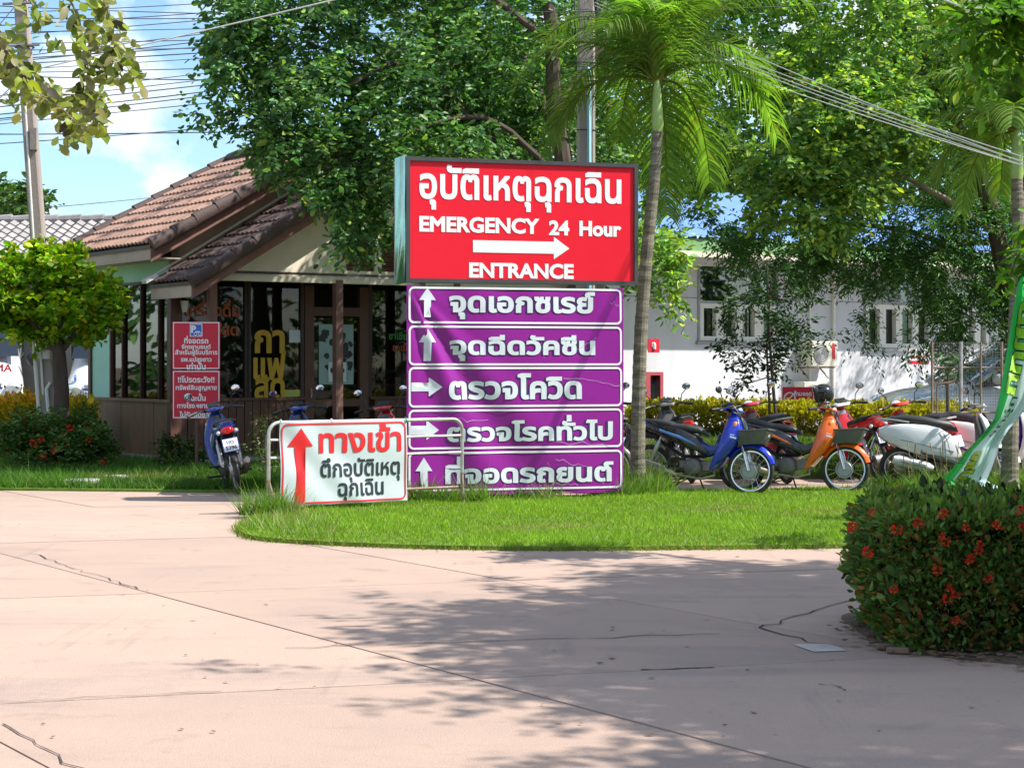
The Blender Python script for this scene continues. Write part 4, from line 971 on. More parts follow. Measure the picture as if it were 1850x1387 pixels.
for i, (ya, yb) in enumerate(wl):
    sl = (yb - ya) / 300; d0, d1 = 27.5 + .05 * i, 31 + .1 * i; xa, xb = -140, 1000
    cable(PX(xa, ya + (xa - 100) * sl, d0), PX(xb, yb + (xb - 400) * sl, d1), random.uniform(.0, .12), random.uniform(.006, .010), m_cab2, 'thin dark overhead cable crossing the sky to the left of the big tree', 'overhead cables in the upper left sky')
cable(PX(50, 378, 29), PX(420, 340, 33), .02, .006, m_cab2, 'lowest thin cable sloping just above the grey and brown roofs')
for k in range(6): cable(along(.66 + .04 * k) + lpb, PX(-160, 300 - 40 * k + random.uniform(-20, 20), 26), .08, .008, m_cab2, 'short cable running off the left pole out of the picture', 'cables leaving the left pole')
cable(PX(-100, 162, 24.0), PX(1045, -108, 22.8), .03, .010, m_cablew, 'pale cable running in front of the big tree towards the centre pole')
for k, (y0, y1) in enumerate(((0, 0), (7, 9), (13, 16), (-28, 20))):
    cable(PX(1075, -2 + y0, 23.3), PX(2050, 345 + y1, 17.5), .10, .0055, m_cablew, ['uppermost pale cable of the bundle crossing in front of the palm crown', 'middle pale cable of the bundle crossing in front of the palm crown', 'lowest pale cable of the bundle crossing in front of the palm crown', 'separate pale cable starting higher on the centre pole above the palm'][k])
cable(PX(1075, 40, 23.3), PX(2050, 360, 19.5), .06, .006, m_cablew, 'thinner pale cable hanging below the bundle over the right hand trees')
cable(PX(1680, -10, 16), PX(2000, 105, 15), .01, .009, m_cablew, 'pale cable crossing the top right corner')
cable(PX(900, 22, 23), PX(1500, 8, 24), .03, .006, m_cable, 'thin dark cable crossing near the top of the palm')

# ------------------------------------------------------------------ palms
def palm(label, base_pts, rad, shaft, crown_c, nfr, L, seed):
    random.seed(seed)
    root = empty('palm_tree', base_pts[0], 0, label, 'palm tree'); b0 = Vector(base_pts[0]); P = [Vector(p) - b0 for p in base_pts]
    # ringed trunk
    n = 90; pts = []; rr = []
    for i in range(n + 1):
        t = i / n * (len(P) - 1); k = min(int(t), len(P) - 2); f = t - k
        a = P[max(k - 1, 0)]; b = P[k]; c = P[k + 1]; d = P[min(k + 2, len(P) - 1)]
        pts.append(.5 * ((2 * b) + (c - a) * f + (2 * a - 5 * b + 4 * c - d) * f * f + (3 * b - a - 3 * c + d) * f ** 3))
        r_ = rad[0] + (rad[1] - rad[0]) * min(1, i / n); rr.append(r_ * (1 + .05 * (i % 2)) + random.uniform(-.002, .002) + .03 * math.exp(-i / 4))
    MB().tube(pts, rr, 14).build('trunk', mat('palm trunk', (.24, .21, .16), .9, var=.35, scale=5, stretch=(1, 1, 6), bump=.8, bscale=30, dirt=(.035, .03, .02), dirt_amt=.92, dirt_scale=1.6), root, False)
    s0, s1 = [Vector(p) - b0 for p in shaft]
    MB().tube([s0 - Vector((0, 0, .02)), s0 + (s1 - s0) * .12, s0 + (s1 - s0) * .6, s1, s1 + (s1 - s0) * .25], [rad[1] * 1.0, rad[1] * 1.22, rad[1] * 1.05, rad[1] * .75, .02], 14).build('crownshaft', mat('palm crownshaft', (.30, .42, .12), .35, var=.12, scale=3, stretch=(2, 2, .5)), root, True)
    cc = Vector(crown_c) - b0
    for k in range(nfr):
        az = 2 * math.pi * k / nfr * 1.0 + random.uniform(-.25, .25) + (k % 2) * .2; el = R([82, 60, 38, 70, 20, 50, 5, 32][k % 8] + random.uniform(-8, 8)); Lk = L * random.uniform(.85, 1.1)
        if math.sin(az) < -.25 and el < R(45): continue
        if math.sin(az) < -.25: Lk *= .6
        p = cc.copy(); d = Vector((math.cos(az) * math.cos(el), math.sin(az) * math.cos(el), math.sin(el))); rach = [p.copy()]; ds = [d.copy()]; N = 26
        for s_ in range(N):
            d = (d + Vector((0, 0, -(.045 + .10 * s_ / N) * (1.1 if el < 1 else .8)))).normalized(); p = p + d * Lk / N; rach.append(p.copy()); ds.append(d.copy())
        g = MB().tube(rach, [.018 * (1 - .85 * i / N) for i in range(N + 1)], 5, caps=False)
        V = []; Q = []; T = []
        tint = np.array((.16, .26, .05)) * math.exp(random.gauss(0, .2)); ye = np.array((.32, .34, .05))
        Vv = np.array([tuple(v) for v in g.v]); nb = len(Vv); V.append(Vv); T.append(np.tile(ye * .7, (nb, 1))); Q += [f for f in g.f]
        cnt = nb
        for s_ in range(3, N * 2 + 1):
            t = s_ / (N * 2); i = t * N; i0 = min(int(i), N - 1); pp = rach[i0].lerp(rach[i0 + 1], i - i0); dd = ds[i0]
            side = dd.cross(Vector((0, 0, 1)));
            if side.length < .1: side = Vector((math.sin(az), -math.cos(az), 0))
            side.normalize(); up = side.cross(dd).normalized()
            ll = .72 * math.sin(min(1, .25 + t * 1.1) * math.pi * .62 + .2) * (1 - .55 * max(0, t - .6) / .4) * L / 2
            for sg in (-1, 1):
                v = (side * sg * .85 + dd * .75 + up * random.uniform(-.1, .35)).normalized(); a = pp.copy(); w = .0145; cl = tint * math.exp(random.gauss(0, .18))
                if random.random() < .06: cl = ye * .8
                for q_ in range(4):
                    wq = w * (1, 1.0, .75, .35, .02)[q_]; nrm = v.cross(up).normalized() if v.cross(up).length > .1 else dd
                    wq1 = w * (1, 1.0, .75, .35, .04)[q_ + 1]; b_ = a + v * ll / 4; v2 = (v + Vector((0, 0, -.30 - .15 * q_))).normalized()
                    V.append(np.array([tuple(a - nrm * wq), tuple(a + nrm * wq), tuple(b_ + nrm * wq1), tuple(b_ - nrm * wq1)])); T.append(np.tile(cl, (4, 1))); Q.append((cnt, cnt + 1, cnt + 2, cnt + 3)); cnt += 4
                    a = b_; v = v2
        fast_mesh('frond', np.concatenate(V), Q, m_leaf2, root, np.concatenate(T))
    return root
def PZ(px, py, d): v = PX(px, py, d); return v
palm('tall curving palm with ringed grey trunk standing at the right end of the emergency sign', [Vector((PX(1152, 895, 21.6).x, 21.6, 0)), PX(1153, 760, 21.6), PX(1158, 600, 21.6), PX(1170, 440, 21.6), PX(1182, 330, 21.6), PX(1188, 236, 21.6)], (.086, .058),
     (PX(1188, 236, 21.6), PX(1187, 160, 21.6)), PX(1187, 150, 21.6), 27, 2.15, 11)
palm('second palm near the right edge of the picture rising behind the feather flag', [Vector((PX(1824, 888, 22.3).x, 22.3, 0)), PX(1826, 760, 22.3), PX(1834, 600, 22.3), PX(1840, 440, 22.3), PX(1837, 322, 22.3)], (.10, .066),
     (PX(1837, 322, 22.3), PX(1837, 250, 22.3)), PX(1837, 238, 22.3), 20, 1.6, 5)
random.seed(21)
# ------------------------------------------------------------------ broadleaf trees
def pblob(px, py, rx, ry, d, dep, n):
    c = PX(px, py, d); k = d / F; return (tuple(c), (rx * k, dep, ry * k), n)
t1 = empty('broadleaf_tree', (.9, 26.5, 0), 0, 'big dark broadleaf tree spreading over the coffee shop roof behind the emergency sign', 'tree')
t1.location = (0, 0, 0)
limb('trunk', [(1.1, 26.5, 0), (1.0, 26.4, 2), (.7, 26.3, 4.2), (.5, 26, 6.5)], .17, .09, m_bark, t1)
for a, b, c, r in (((.8, 26.3, 3.6), (-.8, 26, 5), (-2.8, 25.6, 5.9), .06), ((.75, 26.3, 4), (-.4, 25.8, 4.9), (-1.9, 25.2, 4.4), .05), ((.5, 26, 6), (-1.2, 25.8, 7), (-3.2, 25.6, 6.8), .06), ((.6, 26.1, 5), (1.6, 26.5, 6.6), (2.2, 27, 8), .09), ((.7, 26.2, 4.6), (.2, 28, 6), (0, 30, 7), .1), ((-.6, 26, 4.9), (-1.4, 25.6, 5.6), (-2.2, 25, 5.2), .05)):
    limb('branch', [a, b, c], r, .02, m_bark, t1)
B1 = [(430, 40, 60, 60, 25.3, .8, 150), (480, 90, 70, 60, 25.3, .8, 190), (440, 130, 45, 45, 25.2, .6, 90), (468, 215, 55, 45, 25.3, .7, 120), (520, 260, 60, 45, 25.2, .7, 130), (560, 60, 90, 90, 25.6, 1, 280), (580, 180, 100, 80, 25.5, 1, 300),
      (600, 300, 60, 55, 25.1, .7, 170), (650, 365, 55, 48, 25.0, .6, 130), (700, 320, 60, 60, 25.2, .8, 190), (690, 60, 100, 90, 26, 1.1, 320), (720, 200, 100, 80, 25.8, 1.1, 320), (800, 260, 90, 55, 26, 1, 220), (830, 120, 110, 100, 26.5, 1.2, 360),
      (930, 60, 110, 90, 27, 1.2, 300), (940, 180, 90, 90, 27, 1.2, 280), (1000, 250, 60, 60, 27.5, 1, 150), (1080, 120, 80, 130, 29, 1.2, 260), (1060, 300, 60, 60, 28.5, 1, 120),
      (500, -80, 130, 80, 25.6, 1.3, 220), (700, -120, 160, 110, 26.2, 1.6, 300), (900, -120, 170, 110, 27, 1.7, 300), (620, 425, 22, 25, 25.0, .3, 26), (685, 440, 14, 18, 25.0, .25, 12), (395, 95, 28, 25, 25.3, .4, 28), (372, 200, 25, 20, 25.3, .3, 14), (590, 345, 40, 30, 25, .4, 50)]
blobs = [pblob(*b[:6], int(b[6] * .62)) for b in B1] + [((1.0, 29.8, 6.3), (2.6, 2.0, 1.6), 700), ((-.2, 30.5, 7.3), (2.0, 2.0, 1.3), 380)]  # last two clumps sit out of sight, added to shade the shop front
crown('crown', blobs, t1, m_leaf, lsize=.105, per=14, spread=.17, base=(.085, .19, .06), alt=(.30, .44, .09), altp=.14, width=.5, var=.3)
t2 = empty('broadleaf_tree', (0, 0, 0), 0, 'tall light green tree filling the upper right above the parked motorcycles', 'tree')
limb('trunk', [(8.25, 30.6, 0), (8.2, 30.6, 2), (7.6, 30.4, 4.4), (6.2, 30, 7)], .2, .1, m_bark, t2)
for a, b, c, r in (((7.9, 30.5, 3.6), (6, 30, 4.6), (3.4, 29.6, 4.9), .07), ((6, 30.3, 4.2), (4.6, 29.8, 5.8), (3, 29.5, 6.3), .07), ((5.8, 30.2, 5), (6.6, 29.6, 6.2), (8, 29.5, 6.8), .07), ((5.2, 29.9, 5.5), (4.2, 29.3, 5.2), (3.6, 29.2, 4.4), .04), ((4.4, 29.4, 6), (5, 29.2, 5.2), (5.2, 29.1, 4.3), .035)):
    limb('branch', [a, b, c], r, .018, m_bark2, t2)
B2 = [(1130, 30, 80, 80, 30, 1, 150), (1260, 10, 110, 70, 30, 1.1, 240), (1400, 60, 110, 90, 29.6, 1.1, 300), (1380, 160, 90, 60, 29.8, 1, 200), (1530, 70, 110, 100, 29.5, 1.2, 330), (1660, 60, 110, 90, 29.6, 1.2, 300), (1790, 40, 100, 90, 29.8, 1.2, 260),
      (1480, 200, 100, 75, 29.3, 1.1, 300), (1600, 210, 100, 75, 29.3, 1.1, 300), (1700, 190, 100, 80, 29.5, 1.1, 260), (1400, 290, 90, 60, 29.4, 1, 210), (1520, 310, 95, 60, 29.1, 1, 240), (1600, 300, 60, 45, 29.2, .8, 120), (1440, 370, 80, 45, 29.2, .9, 150), (1330, 350, 70, 60, 30, .9, 130),
      (1490, 400, 40, 40, 29, .5, 60), (1200, 300, 60, 80, 31, 1, 110), (1195, 510, 30, 60, 27.5, .5, 75), (1190, 440, 40, 40, 28, .5, 60), (1350, -100, 200, 90, 30, 1.6, 300), (1650, -100, 220, 90, 30, 1.6, 340), (1850, 150, 90, 90, 30, 1.1, 150)]
crown('crown', [pblob(*b[:6], int(b[6] * .66)) for b in B2], t2, m_leaf2, lsize=.115, per=15, spread=.19, base=(.19, .32, .10), alt=(.46, .54, .08), altp=.25, width=.48, var=.32)
t3 = empty('feathery_tree', (0, 0, 0), 0, 'dark feathery leaved tree hanging low in front of the hospital windows', 'tree')
limb('trunk', [(9.9, 32, 0), (9.7, 32, 2), (9.0, 31.8, 3.8), (8.4, 31.6, 5.4)], .2, .1, m_bark, t3)
for a, b, c, r in (((8.4, 32, 2.8), (6.8, 31.5, 3.7), (4.4, 31, 3.9), .08), ((8.2, 31.8, 3.6), (7, 31.4, 3.4), (6, 31.2, 2.6), .05), ((8.1, 31.7, 3.8), (9.5, 33, 5), (12, 36, 6), .09)): limb('branch', [a, b, c], r, .02, m_bark, t3)
B3 = [(1700, 330, 110, 60, 31.4, 1, 300), (1780, 400, 90, 70, 31.2, 1, 330), (1660, 420, 110, 60, 31, 1, 380), (1560, 440, 100, 50, 31, .9, 300), (1440, 450, 90, 45, 31, .8, 230), (1350, 430, 70, 35, 31, .8, 130), (1260, 405, 50, 28, 31, .7, 60), (1720, 500, 110, 50, 30.9, .9, 320), (1610, 490, 80, 30, 30.9, .7, 140),
      (1800, 560, 45, 70, 30.8, .6, 150), (1740, 570, 60, 40, 30.8, .6, 120), (1700, 540, 34, 20, 30.8, .5, 34), (1560, 545, 22, 35, 30.7, .4, 36), (1560, 600, 18, 28, 30.7, .3, 18), (1660, 605, 14, 30, 30.7, .25, 22), (1720, 630, 22, 30, 30.7, .3, 30), (1790, 640, 30, 25, 30.7, .3, 35), (1450, 490, 40, 28, 30.9, .4, 40), (1355, 465, 40, 18, 30.9, .5, 26), (1860, 450, 70, 90, 31.3, 1, 200)]
crown('crown', [pblob(*b[:6], int(b[6] * .7)) for b in B3] + [((12.8, 37.5, 5.6), (3.4, 3.6, 2.2), 900), ((12.5, 35.0, 6.2), (2.2, 2, 1.6), 250)], t3, m_leaf, lsize=.085, per=20, spread=.17, base=(.06, .15, .03), alt=(.18, .30, .04), altp=.08, width=.3, var=.3, droop=.9)  # final two masses are unseen extra crown, put in to shade the hospital wall
# sapling
sp_ = empty('young_tree', (0, 0, 0), 0, 'young tree with two thin stems and sparse leaves before the first hospital window', 'tree')
ds = 26.9
limb('stem', [PX(1406, 790, ds), PX(1397, 700, ds), PX(1390, 600, ds), PX(1386, 480, ds)], .03, .012, m_bark, sp_, 6, .005); limb('stem', [PX(1395, 790, ds), PX(1388, 700, ds), PX(1386, 620, ds), PX(1394, 500, ds)], .022, .01, m_bark, sp_, 6, .005)
for a, b in (((1390, 640), (1330, 620)), ((1392, 680), (1310, 705)), ((1388, 600), (1450, 590)), ((1388, 560), (1330, 530)), ((1392, 650), (1450, 660)), ((1387, 540), (1460, 540))): limb('twig', [PX(*a, ds), PX(*b, ds)], .010, .004, m_bark, sp_, 5, .006)
B4 = [(1390, 500, 45, 45, ds, .4, 60), (1350, 545, 50, 35, ds, .4, 55), (1380, 590, 50, 35, ds, .4, 60), (1345, 625, 40, 20, ds, .3, 34), (1310, 640, 25, 14, ds, .2, 14), (1430, 585, 45, 22, ds, .3, 36), (1480, 590, 35, 14, ds, .2, 18), (1425, 640, 35, 22, ds, .3, 24), (1330, 660, 25, 12, ds, .2, 12), (1400, 670, 40, 16, ds, .3, 18), (1345, 690, 25, 10, ds, .2, 9), (1450, 545, 30, 14, ds, .3, 14)]
crown('foliage', [pblob(*b) for b in B4], sp_, m_leaf, lsize=.075, per=9, spread=.11, base=(.025, .06, .02), alt=(.06, .12, .02), altp=.1, width=.4)
# small yellow green tree at left
t4 = empty('small_tree', (0, 0, 0), 0, 'small rounded tree with bright yellow green top and thick trunk at the left', 'tree')
limb('trunk', [GD(112, 845), PX(112, 750, 27.5), PX(108, 660, 27.5), PX(100, 590, 27.5)], .135, .085, m_bark, t4, 12, .01)
for a, b in (((104, 640), (40, 560)), ((106, 640), (170, 560)), ((104, 620), (90, 520)), ((104, 620), (130, 500))): limb('branch', [PX(*a, 27.5), PX(*b, 27.5)], .05, .02, m_bark, t4, 8, .01)
B5 = [(70, 486, 38, 14, 27.5, .35, 70), (118, 478, 22, 10, 27.5, .3, 26), (28, 505, 36, 20, 27.5, .4, 70), (120, 508, 42, 20, 27.5, .4, 80), (60, 540, 55, 22, 27.2, .4, 90), (120, 552, 50, 20, 27.1, .4, 80), (178, 556, 28, 16, 27.4, .3, 44), (195, 530, 14, 10, 27.4, .2, 12), (10, 560, 34, 26, 27.4, .4, 60), (50, 590, 42, 20, 27.3, .4, 56), (140, 600, 34, 20, 27.3, .4, 44), (-20, 530, 36, 40, 27.6, .5, 70), (20, 625, 16, 22, 27.3, .2, 20), (175, 590, 22, 12, 27.3, .2, 18), (120, 635, 22, 10, 27.2, .2, 14), (100, 600, 60, 30, 28.0, .5, 90)]
crown('crown', [pblob(b[0], b[1] - 14, *b[2:]) for b in B5 if b[1] < 604], t4, m_leaf2, lsize=.10, per=14, spread=.12, base=(.17, .33, .015), alt=(.5, .5, .02), altp=.3, width=.7, var=.22, droop=.25)
# far trees
for i, (bl, lab, tr) in enumerate((([(15, 372, 32, 26, 62, 1.5, 150), (45, 360, 20, 18, 60, 1, 60), (-30, 372, 50, 30, 62, 1.5, 120)], 'distant green tree showing above the grey tiled roof', (-16.5, 62)),
                                   ([(1010, 280, 140, 130, 46, 2.5, 420), (1230, 330, 120, 110, 48, 2.5, 380), (830, 200, 180, 150, 46, 2.5, 420)], 'distant tree seen through gaps behind the palm and the emergency sign', (3, 47)),
                                   ([(1400, 230, 220, 190, 50, 2.5, 500), (1750, 250, 260, 200, 52, 3, 600), (1600, 50, 260, 150, 52, 3, 400)], 'distant tree mass behind the blue roofed hospital wing', (10, 52)))):
    t_ = empty('background_tree', (0, 0, 0), 0, lab, 'tree'); c = Vector(bl and pblob(*bl[0])[0])
    limb('trunk', [(tr[0], tr[1], 0), (tr[0], tr[1], c.z)], .3, .15, m_bark, t_, 8, .02)
    crown('crown', [pblob(*b) for b in bl], t_, m_leaf, lsize=.26, per=10, spread=.35, base=(.05, .11, .02), alt=(.12, .2, .03), altp=.2)
# tree outside the right edge whose shade falls on the road
t5 = empty('spreading_tree', (0, 0, 0), 0, 'leafy branches hanging into the top right corner from a tree beyond the edge', 'tree')
limb('trunk', [(10.3, 11.5, 0), (10.1, 11.4, 2), (9.8, 11.2, 4), (9.4, 11, 6)], .28, .15, m_bark, t5)
for b in ((6, 10, 6.6), (7, 13.2, 6.4), (11, 8.6, 6.8), (12, 13, 6.5), (6.6, 8.2, 6.2), (5.4, 14.4, 5.2)): limb('branch', [(9.6, 11.1, 4.8), ((9.6 + b[0]) / 2, (11.1 + b[1]) / 2, 6.1), b], .1, .025, m_bark, t5)
BB = [((8.7, 10.6, 6.6), (3.9, 3.2, 1.2), 3600), ((5.9, 10.4, 6.3), (1.4, 2.2, .8), 330), ((6.6, 12.8, 6.2), (1.6, 1.4, .7), 300), ((6.9, 8.0, 6.0), (1.5, 1.3, .7), 300), ((9.5, 7.2, 6.3), (2.2, 1.5, .9), 320), ((9.8, 13.8, 6.3), (2.4, 1.2, .9), 320), ((12.5, 10.5, 6.2), (2.2, 3, 1), 260), ((7.9, 6.2, 6.1), (1.2, 1.0, .6), 160), ((6.9, 7.5, 6.2), (1.9, 1.0, .7), 420), ((9.5, 9.0, 7.0), (3, 2.5, .8), 900), ((7.2, 11.6, 6.9), (2.0, 2.2, .7), 700)]
BB = [((x + .55, y - .95, z), r, int(n * 1.25)) for (x, y, z), r, n in BB]
BB += [pblob(1790, 5, 55, 35, 14.5, .4, 30), pblob(1752, 50, 24, 45, 14.3, .25, 20), pblob(1850, 30, 40, 40, 14.6, .4, 18), pblob(1838, 460, 18, 22, 15.5, .2, 5), pblob(1818, 490, 10, 16, 15.5, .15, 2), pblob(1880, 430, 30, 40, 15.5, .3, 8)]
crown('crown', BB, t5, m_leaf2, lsize=.125, per=15, spread=.19, base=(.10, .22, .02), alt=(.24, .32, .03), altp=.15, width=.42, droop=.8)
limb('twig', [PX(1990, 300, 15.5), PX(1900, 380, 15.5), PX(1850, 440, 15.5), PX(1825, 500, 15.5)], .012, .004, m_bark, t5, 5, .004)

# ------------------------------------------------------------------ foreground branch, leaf by leaf (top left)
fb = empty('overhanging_branch', (0, 0, 0), 0, 'close branch with large rounded sunlit leaves hanging into the top left corner', 'branch')
tw = [[(-60, 20), (10, 90), (60, 160), (110, 195), (150, 235)], [(100, -40), (140, 30), (155, 90), (160, 140), (165, 190), (178, 235)], [(140, -40), (190, 10), (200, 60), (215, 100), (238, 135)], [(-60, 90), (10, 120), (30, 170), (25, 185)], [(20, -40), (60, 10), (75, 40), (70, 62)], [(60, 160), (110, 170), (160, 175), (185, 195)], [(-40, 30), (5, 60), (15, 110), (45, 130)], [(165, 60), (190, 90), (205, 130), (222, 150)], [(100, 190), (125, 210), (140, 235), (138, 240)]]
def lmesh(w, name='leaf'):
    g = MB(); n = 12; L = 1.0; rim = []
    for k in range(n):
        a = 2 * math.pi * k / n; x = .5 - .5 * math.cos(a); yy = w * .5 * math.sin(a) * (1 + .15 * math.cos(a)); rim.append((x, yy, -.10 * (x - .4) ** 2 * 2 + abs(yy) * .28))
    ctr = [(0, 0, 0), (.33, 0, .01), (.66, 0, -.02), (1, 0, -.09)]
    g.v = rim + ctr[1:3]; c1, c2 = n, n + 1
    for k in range(n): x = (rim[k][0] + rim[(k + 1) % n][0]) / 2; g.f.append((k, (k + 1) % n, c1 if x < .5 else c2))
    g.f += [(3, c1, c2), (9, c2, c1)]
    return g.mesh(name, True)
lm = [lmesh(.62), lmesh(.72), lmesh(.5)]
def lcol(name, c, t):
    m = mat(name, c, .42, var=.12, scale=9, rand=.2)
    n = m.node_tree; b = n.nodes['Principled BSDF']; o = n.nodes['Material Output']; tr = nd(n, 'ShaderNodeBsdfTranslucent'); tr.inputs[0].default_value = (*t, 1)
    ms = nd(n, 'ShaderNodeMixShader'); ms.inputs[0].default_value = .4; lk(n, b.outputs[0], ms.inputs[1]); lk(n, tr.outputs[0], ms.inputs[2]); lk(n, ms.outputs[0], o.inputs[0]); return m
lms = [lcol('leaf olive', (.16, .19, .06), (.3, .38, .04)), lcol('leaf pale', (.34, .32, .18), (.4, .4, .1)), lcol('leaf fresh', (.22, .30, .03), (.5, .6, .02)), lcol('leaf dark', (.05, .05, .035), (.1, .08, .03))]
cnt = 0
for ti in (1, 0, 2, 5, 3, 6, 4, 7, 8):
    tl_ = tw[ti]; pts = [PX(a, b, 9 + .15 * ti + random.uniform(-.1, .1)) for a, b in tl_]; limb('twig', pts, .006, .002, m_bark2, fb, 5, .004)
    ln = sum((pts[i + 1] - pts[i]).length for i in range(len(pts) - 1)); n = int(ln / .0105)
    for k in range(n):
        if cnt >= 298: break
        t = (k + random.random()) / n * (len(pts) - 1); i = min(int(t), len(pts) - 2); p = pts[i].lerp(pts[i + 1], t - i)
        q_ = (p - Vector((-2, 9, 2.6)));
        p += Vector((random.gauss(0, .022), random.gauss(0, .06), random.gauss(0, .018)))
        o = inst('leaf', random.choice(lm), random.choices(lms, (5, 3.2, 3, 1.3))[0], fb, p, (random.uniform(-1.2, 1.2), random.uniform(-.4, 1.3), random.uniform(-3.1, 3.1)), [random.uniform(.058, .098)] * 3); cnt += 1
PP = []; 
for tl_ in tw:
    pts = [PX(a, b, 9.25 + random.uniform(-.15, .15)) for a, b in tl_]
    for _ in range(46):
        t = random.random() * (len(pts) - 1); i = min(int(t), len(pts) - 2); PP.append(tuple(pts[i].lerp(pts[i + 1], t - i) + Vector((random.gauss(0, .045), random.gauss(.1, .12), random.gauss(0, .04)))))
PP = np.array(PP); n_ = len(PP); V, Q = leaf_geo(PP, rng.normal(0, 1, (n_, 3)) + [0, 0, -.6], rng.uniform(.05, .09, n_), .62, fold=.06)
tag(fast_mesh('further_leaves', V, Q, m_leaf2, fb, tints(n_, (.22, .26, .09), .3, (.40, .36, .2), .3)), kind='stuff')
# ------------------------------------------------------------------ hedges
def shrub(name, boxes, parent, lsize, dens, base, alt, altp, width=.5, top=None, m=m_leaf, rnd=.1, up=.5, skirt=0):
    """boxes: (x0,x1,y0,y1,z0,z1,rz) leaves in a shell of rounded boxes"""
    PP = []; DD = []; TP = []
    for x0, x1, y0, y1, z0, z1, in boxes:
        lx, ly, lz = x1 - x0, y1 - y0, z1 - z0; area = 2 * (lx * lz + ly * lz) + lx * ly; n = int(area * dens)
        f = rng.choice(5, n, p=np.array([lx * lz, lx * lz, ly * lz, ly * lz, lx * ly]) / area); U = rng.random(n); V = rng.random(n)
        P = np.zeros((n, 3)); N = np.zeros((n, 3))
        for k, (ax, sgn) in enumerate(((1, -1), (1, 1), (0, -1), (0, 1), (2, 1))):
            s_ = f == k
            if ax == 1: P[s_] = np.stack([x0 + lx * U[s_], np.full(s_.sum(), y0 if sgn < 0 else y1), z0 + lz * V[s_]], 1)
            if ax == 0: P[s_] = np.stack([np.full(s_.sum(), x0 if sgn < 0 else x1), y0 + ly * U[s_], z0 + lz * V[s_]], 1)
            if ax == 2: P[s_] = np.stack([x0 + lx * U[s_], y0 + ly * V[s_], np.full(s_.sum(), z1)], 1)
            N[s_, ax] = sgn
        c = np.array([(x0 + x1) / 2, (y0 + y1) / 2, (z0 + z1) / 2]); q_ = (P - c) / (np.array([lx, ly, lz]) / 2)
        P = c + (P - c) * (1 - rnd * np.clip(np.sort(np.abs(q_), 1)[:, 1:2] - .55, 0, 1) * 1.2)
        bumpy = .05 * np.sin(P[:, 0] * 9 + P[:, 2] * 7) * np.sin(P[:, 1] * 8 + P[:, 2] * 5) + rng.normal(0, .035, n) - rng.exponential(.03, n)
        P = P + N * bumpy[:, None]; PP.append(P); DD.append(N + rng.normal(0, .6, (n, 3)) + [0, 0, up]); TP.append((P[:, 2] - z0) / lz)
    P = np.concatenate(PP); D = np.concatenate(DD); n = len(P); V, Q = leaf_geo(P, D, lsize * np.exp(rng.normal(0, .22, n)), width)
    T = tints(n, base, .3, alt, altp)
    if top is not None:
        k = np.repeat((np.concatenate(TP) + rng.normal(0, .12, n)) > top[0], 6); T[k] = np.array(top[1]) * np.exp(rng.normal(0, .25, (k.sum() // 6, 1))).repeat(6, 0)
    return fast_mesh(name, V, Q, m, parent, T)
def flower_mesh():
    n = 34; P = unit(rng.normal(size=(n, 3)) + [0, 0, .5]) * .03; V, Q = leaf_geo(P * .6, P + rng.normal(0, .01, (n, 3)), np.full(n, .028), .75, fold=.05)
    me = fast_mesh('flower_head', V, Q, m_petal, None, tints(n, (.55, .035, .015), .2, (.62, .12, .02), .2)); d_ = me.data; bpy.data.objects.remove(me); return d_
fm = flower_mesh()
def flower(px, py, y, parent, s=1.0, nm='flower_head'): inst(nm, fm, None, parent, PX(px, py, y), (random.uniform(-.9, 0), random.uniform(-.5, .5), random.uniform(0, 6)), [s * random.uniform(.8, 1.25)] * 3)
hd = empty('ixora_hedge', (0, 0, 0), 0, 'close clipped ixora hedge with red flower heads at the right edge of the road', 'hedge')
hp = [(1.92, 5.2, 10.15, 12.2, .04, .80)]
shrub('foliage', [(1.90, 6, 9.75, 10.5, .25, .72), (2.02, 6, 9.76, 11.0, .0, .45), (2.04, 6, 10.3, 11.2, .2, .71)], hd, .045, 3900, (.10, .19, .04), (.30, .14, .04), .17, .48, rnd=.05, top=(.93, (.15, .24, .04)))
ins = empty('x', (0, 0, 0)); bpy.data.objects.remove(ins)
g = MB()
for _ in range(260):
    x, y = random.uniform(2.15, 4.5), random.uniform(9.95, 11.0); a = random.uniform(0, 6.28); g.tube([(x, y, 0), (x + .1 * math.cos(a), y + .1 * math.sin(a), .35), (x + .2 * math.cos(a), y + .2 * math.sin(a), .72)], [.008, .006, .003], 4, False)
tag(g.build('stems', m_bark, hd), kind='stuff')
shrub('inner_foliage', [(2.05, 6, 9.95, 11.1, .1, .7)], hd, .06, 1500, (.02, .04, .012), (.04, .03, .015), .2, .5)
for px, py, y in ((1628, 882, 11.6), (1590, 912, 10.6), (1600, 910, 10.6), (1657, 944, 10.0), (1705, 928, 10.0), (1748, 909, 10.2), (1773, 911, 10.3), (1745, 953, 9.95), (1708, 979, 9.95), (1703, 969, 9.95), (1810, 905, 10.6), (1843, 922, 10.2), (1771, 983, 9.95), (1768, 995, 9.93), (1694, 1030, 9.95), (1716, 1062, 9.93), (1727, 1074, 9.92), (1712, 1082, 9.95), (1727, 1121, 9.95), (1785, 1045, 9.95), (1568, 998, 10.6), (1540, 952, 10.9), (1620, 957, 10.0), (1838, 1224, 9.95), (1615, 1064, 10.0), (1800, 948, 9.95), (1848, 950, 9.95), (1835, 886, 11), (1850, 900, 10.5), (1753, 1010, 9.95), (1575, 925, 11.4), (1770, 890, 11.8), (1700, 893, 11.6), (1820, 893, 11.7)):
    flower(px, py, max(9.64, min(y, 9.66 if py > 915 else 11.0)), hd, .62)
